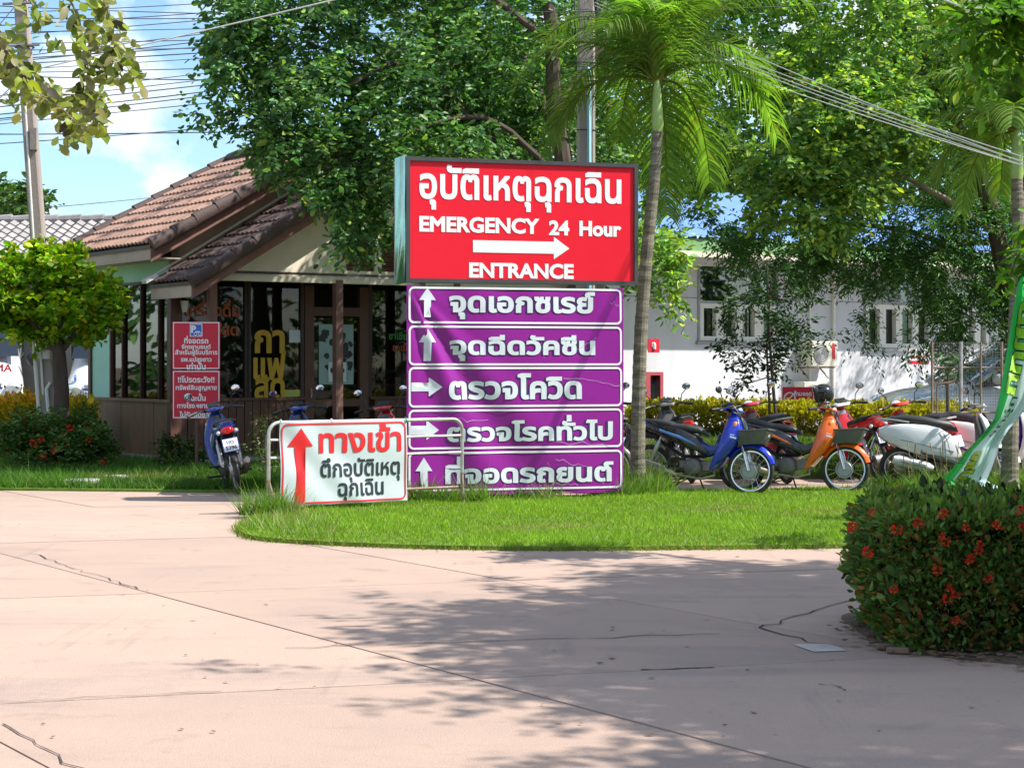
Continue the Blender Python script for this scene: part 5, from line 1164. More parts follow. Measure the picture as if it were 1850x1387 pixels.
# litter and soil edge round the hedge
edge = [(1.95, 10.9), (1.95, 10.3), (2.05, 9.78), (2.5, 9.45), (3.4, 9.0), (6, 8.1), (8, 9), (8, 11.6), (2.3, 11.5), (1.95, 11.3)]
sheet('planting_bed', smooth_poly(edge, 2), .012, m_soil, thick=.02)
g = MB()
for _ in range(420):
    t = random.random() * 4; i = int(t); a, b = edge[i], edge[i + 1]; f = t - i; x = a[0] + (b[0] - a[0]) * f + random.gauss(.1, .12); y = a[1] + (b[1] - a[1]) * f + random.gauss(.05, .12); s_ = random.uniform(.012, .035); r0 = random.uniform(0, 6)
    g.add([(x + s_ * math.cos(r0 + k * 1.57), y + s_ * math.sin(r0 + k * 1.57) * .7, .018 + random.uniform(0, .012)) for k in range(4)], [(0, 1, 2, 3)])
tag(g.build('leaf_litter', mat('dry leaves', (.16, .10, .06), .9, rand=.3)), 'dry fallen leaves along the soil edge below the ixora hedge', 'leaf litter', kind='stuff')
for i, (px, py) in enumerate(((1600, 1174), (1622, 1181))):
    p = GD(px, py); o = MB().box((0, 0, .02), (random.uniform(.08, .13), .05, .03), (0, 0, random.uniform(-.3, .1))).build('edging_stone', mat('brown stone', (.2, .13, .09), .9, var=.2), None, bevel=.006, loc=(p.x, p.y, .0))
    tag(o, 'broken flat edging stone at the foot of the ixora hedge', 'stone', 'edging stones under the ixora hedge')
# dry weeds in front of the white scooter
wd = empty('dry_weeds', (0, 0, 0)); tag(wd, 'dry weed stalks rising behind the top of the ixora hedge', 'weeds'); g = MB()
for _ in range(70):
    px = random.uniform(1630, 1800); p = GD(px, 885 + random.uniform(-4, 3)); h = random.uniform(.2, .62); a = random.gauss(0, .06); g.tube([(p.x, p.y, 0), (p.x + a * .5, p.y, h * .5), (p.x + a, p.y, h)], [.004, .003, .006], 4, False)
tag(g.build('stalks', mat('dry stalk', (.30, .22, .12), .9), wd), kind='stuff')
YB, OB = (.42, .36, .02), (.62, .17, .02)
ch = empty('croton_hedge', (0, 0, 0), 0, 'clipped yellow hedge with orange tips on the bank behind the parked motorcycles', 'hedge')
shrub('foliage', [(1.75, 3.35, 27.3, 28.1, .42, .89), (3.3, 5.2, 27.3, 28.1, .42, .88), (5.15, 6.75, 27.4, 28.1, .42, .86)], ch, .062, 2700, (.13, .17, .025), (.45, .14, .02), .07, .6, top=(.34, YB), rnd=.06)
ch2 = empty('croton_hedge', (0, 0, 0), 0, 'yellow and orange hedge below the vans at the far left', 'hedge')
shrub('foliage', [(-9.2, -6.65, 29.4, 30.2, 0, .90)], ch2, .07, 2300, (.11, .16, .025), (.5, .2, .02), .1, .6, top=(.45, (.7, .52, .03)), rnd=.05)
shrub('tip_foliage', [(-9.2, -6.7, 29.4, 30.0, .84, .97)], ch2, .06, 700, (.85, .30, .03), (.7, .55, .04), .3, .6)
tag(shrub('tall_tip', [(-7.68, -7.58, 29.4, 29.5, .9, 1.15)], ch2, .05, 700, (.6, .3, .02), YB, .5, .6), kind='stuff')
bx_ = empty('ixora_bush', (0, 0, 0), 0, 'round ixora bush with a few red flowers beside the shop side wall', 'bush')
crown('foliage', [pblob(*b) for b in ((60, 795, 50, 36, 26.6, .45, 200), (120, 790, 55, 36, 26.7, .5, 230), (160, 815, 32, 30, 26.6, .35, 110), (100, 825, 50, 25, 26.3, .35, 150), (35, 770, 35, 28, 26.8, .35, 110), (180, 800, 14, 16, 26.6, .2, 30), (150, 770, 30, 20, 26.9, .3, 60))], bx_, m_leaf, lsize=.06, per=16, spread=.10, base=(.07, .15, .03), alt=(.24, .12, .03), altp=.12, droop=.1, width=.5)
for px, py, y in ((127, 773, 26.2), (75, 795, 26.1), (98, 813, 26), (160, 795, 26.2), (78, 825, 26), (60, 800, 26.1), (185, 835, 26.2), (40, 768, 26.4)): flower(px, py, y, bx_, 1.15)
limb('stem', [GD(100, 852), PX(100, 800, 26.6)], .03, .015, m_bark, bx_, 6, .01)
def bush(label, bl, ls=.06, base=(.04, .09, .018), alt=(.14, .06, .02), stem=None, per=14):
    b_ = empty('shrub', (0, 0, 0), 0, label, 'bush'); crown('foliage', [pblob(*b) for b in bl], b_, m_leaf, lsize=ls, per=per, spread=.10, base=base, alt=alt, altp=.12, droop=.1, width=.5)
    for s_ in stem or (): limb('stem', [PX(*s_[0]), PX(*s_[1])], .012, .005, m_bark, b_, 5, .004)
    return b_
bush('dark shrub beside the left parked blue motorcycle at the shop corner', [(325, 830, 28, 32, 26.5, .3, 100), (350, 850, 25, 28, 26.3, .3, 70), (310, 812, 14, 14, 26.5, .2, 20), (375, 865, 30, 20, 26.4, .3, 60)], stem=[((330, 862, 26.5), (330, 820, 26.5))])
bush('thin weedy shrub rising behind the left end of the crowd barrier', [(480, 770, 10, 18, 24.5, .15, 12), (470, 810, 12, 16, 24.5, .15, 12), (490, 850, 20, 20, 24.3, .2, 24), (505, 880, 25, 10, 23.8, .2, 18)], .05, (.09, .15, .03), (.3, .3, .2), [((482, 885, 24.3), (478, 760, 24.5)), ((486, 885, 24.3), (465, 800, 24.5))], 8)
bush('low dark plants on the shop lawn behind the white banner', [(470, 868, 30, 12, 25.5, .3, 40), (440, 860, 20, 14, 25.8, .3, 30), (560, 850, 60, 30, 26.2, .4, 120), (660, 850, 50, 30, 26.2, .4, 100)])
bush('pale leafed creeper at the foot of the dark motorcycle left of the palm', [(1100, 870, 30, 18, 24.2, .2, 40)], .06, (.2, .2, .06))
# concrete covers on the lawn
for i, (a, b, c, d_, lab) in enumerate(((115, 183, 871, 886, 'larger octagonal concrete manhole cover on the grass edge in front of the shop'), (186, 232, 865, 877, 'smaller broken concrete slab behind the manhole cover on the lawn'))):
    p0, p1 = GD(a, (c + d_) / 2 + 3), GD(b, (c + d_) / 2 + 3); cx, cy = (p0.x + p1.x) / 2, p0.y; r = (p1.x - p0.x) / 2
    pts = [(r * random.uniform(.9, 1.05) * math.cos(t), r * 1.0 * random.uniform(.9, 1.05) * math.sin(t)) for t in np.linspace(0, 6.283, 10)[:-1]]
    tag(MB().prism(pts, .0, .07, 'xy').build('cover_slab', m_slabg, None, bevel=.012, loc=(cx, cy, .04)), lab, 'concrete slab')

g = MB()
for _ in range(190):
    if random.random() < .6: q_ = GD(random.uniform(480, 1500), random.uniform(900, 985)); z0 = .06
    else: q_ = GD(random.uniform(0, 1800), 700 + random.uniform(210, 640)); z0 = .004
    s_ = random.uniform(.006, .016); r0 = random.uniform(0, 6); g.add([(q_.x + s_ * math.cos(r0 + k * 1.57) * (1 + .5 * (k % 2)), q_.y + s_ * math.sin(r0 + k * 1.57), z0 + random.uniform(0, .006)) for k in range(4)], [(0, 1, 2, 3)])
tag(g.build('fallen_leaves', mat('dry leaves', (.16, .10, .06), .9)), 'small dry leaves scattered over the paving and the grass island', 'leaf litter', kind='stuff')
for i, (x, y, h) in enumerate(((17, -4, 7), (19, 2, 8), (20.5, 8, 7), (20, 15, 8), (21, 22, 8), (22, 29, 9), (-21, 22, 7), (-22, 29, 8), (-20, 36, 7), (12, -9, 7), (4, -13, 8), (-6, -13, 7), (-15, -8, 7))):
    t_ = empty('background_tree', (x, y, 0), 0, 'tree standing well outside the picture and seen only as a reflection in window glass', 'tree', 'trees outside the picture')
    limb('trunk', [(0, 0, 0), (.1, .1, h * .6)], .2, .12, m_bark, t_, 6, .02)
    crown('crown', [((0, 0, h * .55), (2.9, 3.4, h * .42), 170), ((0, 0, h * .25), (2.2, 3.0, h * .2), 60)], t_, m_leaf, lsize=.42, per=10, spread=.5, base=(.05, .12, .03))
# ------------------------------------------------------------------ motorcycles
def paint(name, c, rough=.22, coat=.6): return mat(name, c, rough, var=.03, coat=coat, dirt=tuple(x * .6 + .04 for x in c), dirt_amt=.25, dirt_scale=8)
m_bluep = paint('blue paint', (.01, .035, .50)); m_nbluep = paint('navy paint', (.01, .03, .22)); m_orp = paint('orange paint', (.85, .14, .015)); m_redp = paint('red paint', (.55, .01, .02))
m_blackp = paint('black paint', (.012, .012, .014)); m_whitep = paint('white paint', (.70, .72, .74)); m_brownp = paint('brown grey paint', (.10, .085, .075)); m_crimp = paint('crimson paint', (.45, .01, .06))
m_seat = mat('seat vinyl', (.028, .028, .03), .5, var=.15, bump=.15, bscale=60)
m_lens = mat('red lens', (.55, .01, .01), .12, var=.02, coat=.8); m_clear = mat('clear lens', (.72, .78, .82), .1, .5, var=.05, coat=.9); m_amber = mat('amber lens', (.8, .25, .02), .15, coat=.7)
m_mirror = mat('mirror glass', (.78, .88, .98), .03, 1.0, var=0); m_grey = mat('grey plastic', (.07, .075, .075), .6, var=.15, dirt=(.2, .17, .13), dirt_amt=.4, dirt_scale=5)
m_plate = mat('plate white', (.72, .74, .78), .45); m_muff = mat('muffler', (.42, .36, .30), .38, .8, var=.15, dirt=(.3, .17, .08), dirt_amt=.6, dirt_scale=6); m_engine = mat('engine metal', (.22, .21, .20), .5, .6, var=.25, dirt=(.12, .09, .06), dirt_amt=.7, dirt_scale=9)
MC = {}
def cached(key, fn, smooth=True, bevel=0):
    if key not in MC: MC[key] = fn().mesh(key.split('|')[0], smooth, bevel)
    return MC[key]
def wheel(root, x, rr, front, disc, tw=.042):
    k = '%s%.3f%d' % ('f' if front else 'r', rr, disc)
    w = inst('wheel', cached('hub|' + k, lambda: MB().tube([(0, -.05, 0), (0, -.045, 0), (0, .045, 0), (0, .05, 0)], [.02, .048, .048, .02], 16)), m_alu, root, (x, 0, rr))
    inst('tyre', cached('tyre|' + k, lambda: MB().torus((0, 0, 0), rr - tw * .62, tw * .62, 36, 10)), m_rubber, w)
    inst('rim', cached('rim|' + k, lambda: MB().torus((0, 0, 0), rr - tw * 1.35, .012, 36, 6)), m_chrome if front else m_alu, w)
    def sp():
        g = MB()
        for i in range(18):
            a = i * math.pi / 9; b = a + (.35 if i % 2 else -.35); R2 = rr - tw * 1.38; y = .03 if (i // 2) % 2 else -.03
            g.tube([(.045 * math.cos(b), y, .045 * math.sin(b)), (R2 * math.cos(a), 0, R2 * math.sin(a))], .0028, 4, False)
        return g
    tag(inst('spokes', cached('spokes|' + k, sp, False), m_chrome, w), kind='stuff')
    if disc:
        inst('brake_disc', cached('disc|' + k, lambda: MB().tube([(0, -.062, 0), (0, -.058, 0)], .105, 24).torus((0, -.06, 0), .085, .008, 20, 4)), m_steel, w)
    else:
        inst('drum_cover', cached('drum|' + k, lambda: MB().tube([(0, -.065, 0), (0, -.05, 0), (0, .05, 0)], [.055, .075, .075], 20)), m_alu, w)
    return w
def fender_mesh(rr, a0, a1, w, n=14, tip=.35):
    g = MB(); rings = []
    for i in range(n + 1):
        t = i / n; a = R(a0 + (a1 - a0) * t); r = rr + .022 + .012 * math.sin(t * math.pi); ww = w * (tip + (1 - tip) * math.sin(min(1, .25 + t) * math.pi / 2 if t < .75 else math.pi / 2 * (1 - .6 * (t - .75) / .25)))
        ring = []
        for k in range(7):
            b = (k / 6 - .5) * 2; ring.append(Vector(((r - .045 * b * b) * math.cos(a), ww * b, (r - .045 * b * b) * math.sin(a))))
        for k in range(6, -1, -1):
            b = (k / 6 - .5) * 2; ring.append(Vector(((r - .006 - .045 * b * b) * math.cos(a), ww * b * .95, (r - .006 - .045 * b * b) * math.sin(a))))
        rings.append(ring)
    return g.rings(rings)
def mirrors(root, x, z, y=.20, spread=.09, h=.20, back=-.02, glass=True):
    for s in (1, -1):
        p = Vector((x + back, s * (y + spread), z + h)); st = MB().tube([(x, s * y, z), (x - .0, s * (y + .02), z + h * .5), p + Vector((.02, 0, -.035))], .006, 6).build('mirror', m_black, root, True)
        h_ = MB().ell(p, (.018, .058, .042), 14, 8, (0, .0, s * .25)).build('mirror_shell', m_black, st, True)
        MB().ell(p + Vector((-.016, 0, 0)), (.005, .052, .037), 14, 6, (0, -.12, s * .25)).build('mirror_glass', m_mirror, st, True)
def handlebar(root, x, z, w=.33, paintm=None):
    hb_ = MB().tube([(x - .10, -w, z - .02), (x - .02, -.2, z + .005), (x + .02, 0, z - .02), (x - .02, .2, z + .005), (x - .10, w, z - .02)], .011, 8).build('handlebar', m_black, root, True)
    for s in (1, -1):
        MB().tube([(x - .055, s * .24, z - .002), (x - .105, s * (w + .01), z - .021)], .018, 10).build('grip', m_black, hb_, True)
        MB().tube([(x - .01, s * .22, z - .01), (x - .005, s * .33, z - .025)], .006, 6).build('brake_lever', m_alu, hb_, True)
    return hb_
def plate(root, x, z, lean, t1, t2, w=.17, h=.15, blue=True):
    pl = MB().box((x, 0, z), (.008, w + .02, h + .02), (0, lean, 0)).build('number_plate', m_nbluep if blue else m_black, root, bevel=.002)
    MB().box((x - .006 * math.cos(lean), 0, z + .006 * math.sin(lean)), (.006, w, h), (0, lean, 0)).build('plate_face', m_plate, pl)
    M = Matrix.Translation((x - .0105 * math.cos(lean), 0, z + .0105 * math.sin(lean))) @ Matrix.Rotation(lean, 4, 'Y') @ Matrix.Rotation(R(-90), 4, 'Z')
    if t1:
        text(t1, 0, .032, m_bblack, pl, height=.045, bold=.03, M=M); text(t2, 0, -.035, m_bblack, pl, height=.052, bold=.03, M=M)
    return pl
def underbone(label, loc, yaw, col, col2=None, lean=0.0, seatc=None, basket=False, disc=True, plate_txt=None, steer=0.0, tail='red', mirr=True, side=None, stripe=None, group='motorcycles parked along the grass bank', clearcowl=None):
    root = empty('motorcycle', loc, yaw, label, 'motorcycle', group); root.rotation_euler = (lean, 0, yaw); col2 = col2 or m_blackp; seatc = seatc or m_seat
    rr = .285; wheel(root, .62, rr, True, disc); wheel(root, -.61, rr, False, False, .046)
    I = lambda n, key, fn, m, parent=root, bev=0: inst(n, cached(key, fn, True, bev), m, parent)
    I('front_fender', 'ffend|', lambda: (lambda g: (g.__setattr__('v', [(v[0] + .62, v[1], v[2] + rr) for v in g.v]), g)[1])(fender_mesh(rr, 18, 150, .062)), col)
    for s in (1, -1): I('fork_leg', 'fork|%d' % s, lambda s=s: MB().tube([(.62, s * .075, rr), (.575, s * .075, .45), (.56, s * .07, .50)], [.022, .024, .020], 10).tube([(.56, s * .07, .49), (.46, s * .06, .76)], .014, 8), m_chrome)
    I('steering_head', 'shead|', lambda: MB().tube([(.47, 0, .72), (.40, 0, .93)], .03, 10).box((.47, 0, .74), (.06, .17, .03), (0, .3, 0)), m_black)
    I('leg_shield', 'lshield|', lambda: MB().loft([(.42, .95, .05, .04, 1.2), (.44, .87, .11, .085, 1.25), (.44, .78, .15, .115, 1.3), (.415, .70, .18, .12, 1.2), (.365, .60, .20, .10, 1.05), (.30, .49, .20, .075, .95), (.235, .38, .18, .05, .85), (.17, .29, .14, .025, .8)], 16, 3), col)
    I('inner_shield', 'ishield|', lambda: MB().loft([(.38, .90, .06, .03, 1.2), (.38, .78, .12, .04, 1.25), (.33, .62, .15, .04, 1.1), (.24, .46, .14, .04, .9)], 14, 3), col2)
    I('centre_cover', 'spine|', lambda: MB().loft([(.30, .56, .06, .07, -.3), (.14, .50, .07, .07, -.2), (.02, .55, .085, .09, .2), (-.08, .60, .10, .09, .3)], 14, 3), col2)
    I('front_panel', 'fpan|', lambda: MB().loft([(.50, .90, .045, .02, 1.35), (.545, .80, .07, .025, 1.4), (.555, .70, .085, .025, 1.5), (.50, .60, .07, .02, 1.2)], 12, 3), m_blackp)
    for s in (1, -1): I('front_cable', 'cab|%d' % s, lambda s=s: MB().tube([(.30, s * .20, .99), (.44, s * .13, 1.03), (.52, s * .09, .90), (.53, s * .10, .60), (.60, s * .07, .33)], .005, 5), m_black)
    I('cowl_emblem', 'emb|', lambda: MB().box((.46, -.19, .66), (.075, .012, .018), (.0, .25, .35)).box((.45, -.194, .69), (.05, .012, .01), (.0, .25, .35)), m_swhite2)
    cowl = I('headlight_cowl', 'cowl|', lambda: MB().loft([(.27, .97, .09, .035, 1.2), (.33, 1.0, .13, .06, 1.35), (.40, 1.0, .13, .075, 1.45), (.46, .975, .10, .06, 1.5), (.49, .96, .07, .04, 1.57)], 16, 2.6), clearcowl or col)
    I('headlight', 'hl|', lambda: MB().ell((.475, 0, .965), (.03, .072, .05), 14, 8, (0, .3, 0)), m_clear, cowl)
    I('instrument_panel', 'inst|', lambda: MB().box((.335, 0, 1.045), (.1, .15, .02), (0, -.5, 0)), m_black, cowl, .006)
    for s in (1, -1): I('indicator', 'ind|%d' % s, lambda s=s: MB().ell((.455, s * .115, .80), (.03, .03, .05), 10, 6, (0, .3, 0)), m_amber)
    handlebar(root, .35, .985)
    if mirr: mirrors(root, .33, 1.0)
    I('seat', 'seat|', lambda: MB().loft([(.10, .70, .05, .03, .5), (.02, .745, .095, .045, .25), (-.15, .765, .12, .05, .0), (-.30, .775, .125, .048, -.05), (-.36, .80, .12, .05, -.15), (-.50, .825, .11, .045, -.08), (-.64, .84, .085, .032, -.05), (-.70, .845, .05, .018, 0)], 16, 3), seatc)
    for s in (1, -1):
        I('side_panel', 'sidep|%d' % s, lambda s=s: MB().loft([(.12, .50, .02, .05, .5, s * .10), (.02, .58, .03, .10, .35, s * .115), (-.15, .64, .03, .11, .2, s * .13), (-.35, .70, .03, .085, .15, s * .13), (-.55, .76, .028, .055, .12, s * .11), (-.72, .80, .02, .03, .1, s * .07)], 12, 2.8), side or col)
        I('side_stripe', 'stripe|%d' % s, lambda s=s: MB().loft([(.0, .57, .004, .012, .35, s * .147), (-.2, .655, .004, .02, .2, s * .162), (-.45, .735, .004, .015, .15, s * .155)], 8, 3), stripe or m_swhite2)
        I('shock_absorber', 'shock|%d' % s, lambda s=s: MB().tube([(-.58, s * .11, .32), (-.44, s * .11, .66)], .013, 8).tube([(-.565, s * .11, .36), (-.555, s * .11, .385), (-.47, s * .11, .585), (-.46, s * .11, .61)], [.02, .028, .028, .02], 10), m_alu)
        I('swing_arm', 'swing|%d' % s, lambda s=s: MB().box((-.38, s * .09, .285), (.50, .022, .04)), m_black, root, .005)
        I('foot_peg', 'peg|%d' % s, lambda s=s: MB().tube([(.02, s * .08, .20), (.02, s * .27, .22)], .014, 8).tube([(-.34, s * .12, .34), (-.36, s * .25, .36)], .013, 8), m_black)
    I('engine', 'engine|', lambda: MB().tube([(-.05, -.12, .31), (-.05, -.10, .31), (-.05, .10, .31), (-.05, .12, .31)], [.08, .11, .11, .08], 18).box((.10, 0, .33), (.17, .13, .12), (0, -.1, 0)).box((.20, 0, .345), (.06, .12, .13)).box((-.15, 0, .33), (.14, .16, .12)), m_engine, root, .008)
    I('frame_tube', 'frame|', lambda: MB().tube([(.44, 0, .74), (.32, 0, .52), (.05, 0, .44), (-.2, 0, .44), (-.7, 0, .74)], .022, 8).tube([(-.2, 0, .44), (-.16, 0, .25)], .02, 8), m_black)
    I('rear_fender', 'rfend|', lambda: MB().loft([(-.50, .66, .07, .03, .2), (-.72, .70, .08, .05, .0), (-.82, .62, .07, .03, -.9), (-.90, .48, .065, .012, -1.1)], 12, 3), m_black)
    tl = I('tail_cowl', 'tcowl|', lambda: MB().loft([(-.60, .80, .10, .045, .1), (-.72, .815, .095, .05, .1), (-.80, .82, .06, .04, .1)], 14, 3), col)
    I('tail_light', 'tlight|', lambda: MB().loft([(-.74, .76, .085, .03, .1), (-.80, .765, .075, .045, .1), (-.83, .765, .04, .035, .1)], 14, 2.6), m_lens if tail == 'red' else m_clear, tl)
    for s in (1, -1): I('rear_indicator', 'rind|%d' % s, lambda s=s: MB().ell((-.77, s * .10, .75), (.04, .03, .028), 10, 6), m_clear, tl)
    I('grab_rail', 'grab|', lambda: MB().tube([(-.50, .12, .80), (-.66, .125, .86), (-.78, .07, .885), (-.78, -.07, .885), (-.66, -.125, .86), (-.50, -.12, .80)], .011, 8), m_black)
    mf = I('exhaust_pipe', 'exh|', lambda: MB().tube([(.20, -.06, .30), (.22, -.10, .22), (.08, -.13, .18), (-.25, -.14, .22)], .016, 8), m_muff)
    I('muffler', 'muf|', lambda: MB().tube([(-.22, -.15, .215), (-.28, -.155, .235), (-.62, -.16, .33), (-.80, -.16, .385), (-.82, -.16, .39)], [.02, .042, .050, .048, .035], 14), m_muff, mf)
    I('heat_shield', 'hsh|', lambda: MB().loft([(-.34, .29, .008, .03, .27, -.212), (-.70, .39, .008, .035, .27, -.212)], 8, 3), m_steel, mf)
    I('chain_case', 'chain|', lambda: MB().loft([(-.12, .30, .02, .055, 0, .115), (-.35, .30, .016, .045, 0, .115), (-.62, .29, .02, .06, 0, .115)], 12, 3), m_black)
    I('kick_stand', 'kstand|', lambda: MB().tube([(-.02, .08, .20), (.02, .18, .03), (.05, .22, .01)], .010, 6).tube([(-.18, .09, .18), (-.34, .12, .09), (-.34, -.12, .09), (-.18, -.09, .18)], .011, 6), m_black)
    if plate_txt: plate(root, -.90, .60, R(22), *plate_txt)
    else: plate(root, -.90, .60, R(22), None, None)
    if basket:
        def bk():
            g = MB(); 
            for a, b in ((.50, .74), ): pass
            o0, o1 = .105, .14
            g.add([(.50, -o0, .58), (.78, -o0, .60), (.78, o0, .60), (.50, o0, .58), (.48, -o1, .74), (.86, -o1, .76), (.86, o1, .76), (.48, o1, .74)], [(0, 3, 2, 1), (0, 1, 5, 4), (1, 2, 6, 5), (2, 3, 7, 6), (3, 0, 4, 7)])
            g.add([(.49, -o1 + .01, .735), (.85, -o1 + .01, .755), (.85, o1 - .01, .755), (.49, o1 - .01, .735), (.51, -o0 + .01, .595), (.77, -o0 + .01, .612), (.77, o0 - .01, .612), (.51, o0 - .01, .595)], [(4, 5, 6, 7), (0, 1, 5, 4), (1, 2, 6, 5), (2, 3, 7, 6), (3, 0, 4, 7)])
            return g
        b_ = I('front_basket', 'basket|', bk, m_grey)
        I('basket_rim', 'brim|', lambda: MB().tube([(.48, -.14, .742), (.86, -.14, .762), (.86, .14, .762), (.48, .14, .742), (.48, -.14, .742)], .009, 6), m_grey, b_)
        MB().box((.845, -.05, .69), (.006, .06, .03), (0, .45, 0)).build('badge', m_swhite2, b_)
    return root
def scooter(label, loc, yaw, col, lean=0.0, trim=None, plate_txt=None, seatc=None, group='motorcycles parked along the grass bank', k=1.0, mirr=True):
    root = empty('scooter', loc, yaw, label, 'scooter', group); root.rotation_euler = (lean, 0, yaw); trim = trim or m_grey
    rr = .255; wheel(root, .60, rr, True, True, .046); wheel(root, -.58, rr, False, False, .05)
    I = lambda n, key, fn, m, parent=root, bev=0: inst(n, cached(key, fn, True, bev), m, parent)
    I('front_fender', 'sffend|', lambda: (lambda g: (g.__setattr__('v', [(v[0] + .60, v[1], v[2] + rr) for v in g.v]), g)[1])(fender_mesh(rr, 15, 165, .075)), col)
    for s in (1, -1): I('fork_leg', 'sfork|%d' % s, lambda s=s: MB().tube([(.60, s * .08, rr), (.52, s * .08, .52)], .018, 8), m_steel)
    I('leg_shield', 'slsh|', lambda: MB().loft([(.37, .92, .06, .03, 1.3), (.42, .84, .12, .05, 1.35), (.46, .72, .18, .055, 1.4), (.47, .58, .205, .05, 1.45), (.44, .44, .20, .04, 1.4), (.38, .32, .17, .035, 1.0), (.30, .26, .15, .03, .6)], 18, 3), col)
    I('inner_shield', 'sish|', lambda: MB().loft([(.33, .88, .07, .03, 1.3), (.37, .70, .15, .04, 1.4), (.37, .50, .17, .04, 1.4), (.32, .33, .15, .03, 1)], 14, 3), trim)
    I('floor_board', 'sfb|', lambda: MB().box((.16, 0, .275), (.42, .32, .05)).box((.16, 0, .23), (.40, .22, .05)), trim, root, .012)
    for s in (1, -1):
        I('side_panel', 'ssp|%d' % s, lambda s=s: MB().loft([(.10, .46, .02, .10, .1, s * .12), (.02, .50, .04, .16, .1, s * .14), (-.10, .535, .05, .19, .08, s * .15), (-.25, .565, .056, .195, .05, s * .155), (-.42, .595, .056, .18, .03, s * .15), (-.58, .63, .052, .15, .0, s * .135), (-.72, .66, .042, .11, .0, s * .10), (-.84, .685, .025, .05, .0, s * .05)], 16, 2.5), col)
        I('lower_trim', 'slt|%d' % s, lambda s=s: MB().loft([(.10, .30, .02, .04, .3, s * .15), (-.15, .38, .02, .055, .25, s * .17), (-.36, .45, .015, .04, .3, s * .18)], 12, 2.8), trim)
    for s in (1, -1): I('panel_seam', 'sps|%d' % s, lambda s=s: MB().tube([(.0, s * .198, .40), (-.03, s * .205, .55), (-.10, s * .20, .70)], .004, 5).tube([(.05, s * .178, .44), (-.25, s * .212, .50), (-.6, s * .188, .585)], .004, 5), m_grey)
    I('rear_body', 'srb|', lambda: MB().loft([(.02, .52, .12, .16, .3), (-.25, .60, .15, .14, .1), (-.55, .66, .14, .12, .0), (-.82, .68, .07, .06, .0)], 14, 2.8), col)
    I('seat', 'sseat|', lambda: MB().loft([(.10, .72, .08, .035, .4), (.02, .765, .13, .06, .2), (-.18, .785, .16, .07, 0), (-.32, .815, .155, .07, -.1), (-.50, .84, .14, .06, -.05), (-.72, .85, .09, .03, 0)], 16, 3), seatc or m_seat)
    I('grab_rail', 'sgr|', lambda: MB().tube([(-.48, .13, .80), (-.72, .12, .835), (-.86, .06, .85), (-.86, -.06, .85), (-.72, -.12, .835), (-.48, -.13, .80)], .013, 8), m_alu)
    I('tail_light', 'stl|', lambda: MB().ell((-.82, 0, .69), (.04, .075, .045), 14, 8), m_lens)
    I('engine', 'seng|', lambda: MB().loft([(-.15, .30, .09, .08, 0, .04), (-.40, .29, .08, .075, 0, .06), (-.62, .27, .07, .06, 0, .09)], 14, 3), m_black)
    I('muffler', 'smuf|', lambda: MB().tube([(-.20, -.16, .24), (-.27, -.165, .25), (-.62, -.175, .33), (-.68, -.175, .345)], [.03, .062, .066, .045], 16), m_whitep if col is m_whitep else m_muff)
    I('heat_shield', 'shs|', lambda: MB().loft([(-.30, .26, .008, .028, .22, -.243), (-.60, .33, .008, .028, .22, -.243)], 10, 2.6), m_alu)
    I('shock_absorber', 'sshk|', lambda: MB().tube([(-.56, .12, .33), (-.48, .12, .60)], .024, 8), m_steel)
    I('mud_guard', 'smg|', lambda: MB().loft([(-.72, .58, .06, .03, -.4), (-.86, .46, .06, .015, -.9), (-.92, .36, .055, .01, -1.1)], 10, 3), m_black)
    cowl = I('headlight_cowl', 'scw|', lambda: MB().loft([(.24, .99, .08, .03, 1.2), (.30, 1.02, .13, .055, 1.35), (.37, 1.02, .13, .07, 1.5), (.43, 1.0, .09, .05, 1.57)], 16, 2.4), col)
    I('headlight', 'shl|', lambda: MB().ell((.425, 0, 1.0), (.025, .075, .048), 14, 8), m_clear, cowl)
    handlebar(root, .31, 1.0, .32)
    if mirr: mirrors(root, .29, 1.02)
    for s in (1, -1): I('indicator', 'sind|%d' % s, lambda s=s: MB().ell((.47, s * .13, .72), (.025, .035, .04), 10, 6), m_amber)
    plate(root, -.91, .55, R(20), *(plate_txt or (None, None)))
    I('kick_stand', 'sks|', lambda: MB().tube([(-.05, .12, .22), (.0, .2, .02)], .010, 6).tube([(-.22, .10, .20), (-.30, .13, .02), (-.30, -.13, .02), (-.22, -.10, .20)], .011, 6), m_black)
    return root
def place(px, py): p = GD(px, py); return (p.x, p.y, 0)
GL = 'motorcycles parked along the grass bank'
# visible row
cB = GD(1262, 893); underbone('blue underbone motorcycle with grey front basket parked side on beside the palm', (cB.x, cB.y + .02, 0), R(-24), m_bluep, m_nbluep, lean=R(-5), basket=True, tail='clear', side=m_blackp, stripe=mat('light blue stripe', (.1, .25, .6), .3), group=GL)
cO = GD(1432, 890); underbone('orange and black underbone motorcycle with front basket and a helmet on its mirror', (cO.x, cO.y + .02, 0), R(-20), m_orp, m_blackp, lean=R(-5), basket=True, side=m_blackp, stripe=m_orp, group=GL)
cW = GD(1716, 883); scooter('white scooter with dark seat parked side on beneath the feather flag', (cW.x, cW.y + .05, 0), R(-6), m_whitep, lean=R(-6), group=GL)
p = place(1236, 871); underbone('dark brown motorcycle seen from behind between the palm and the blue motorcycle', (p[0], p[1] + .45, 0), R(98), m_brownp, m_blackp, lean=R(-7), group=GL)
p = place(1398, 872); scooter('crimson scooter with silver tail parked facing away behind the basket of the blue motorcycle', (p[0], p[1] + .35, 0), R(104), m_crimp, lean=R(-8), group=GL)
p = place(1572, 870); underbone('red and silver motorcycle seen from behind with number plate next to the orange one', (p[0], p[1] + .55, 0), R(103), m_redp, m_alu, lean=R(-9), plate_txt=('1กท', '1849'), group=GL, clearcowl=m_whitep)
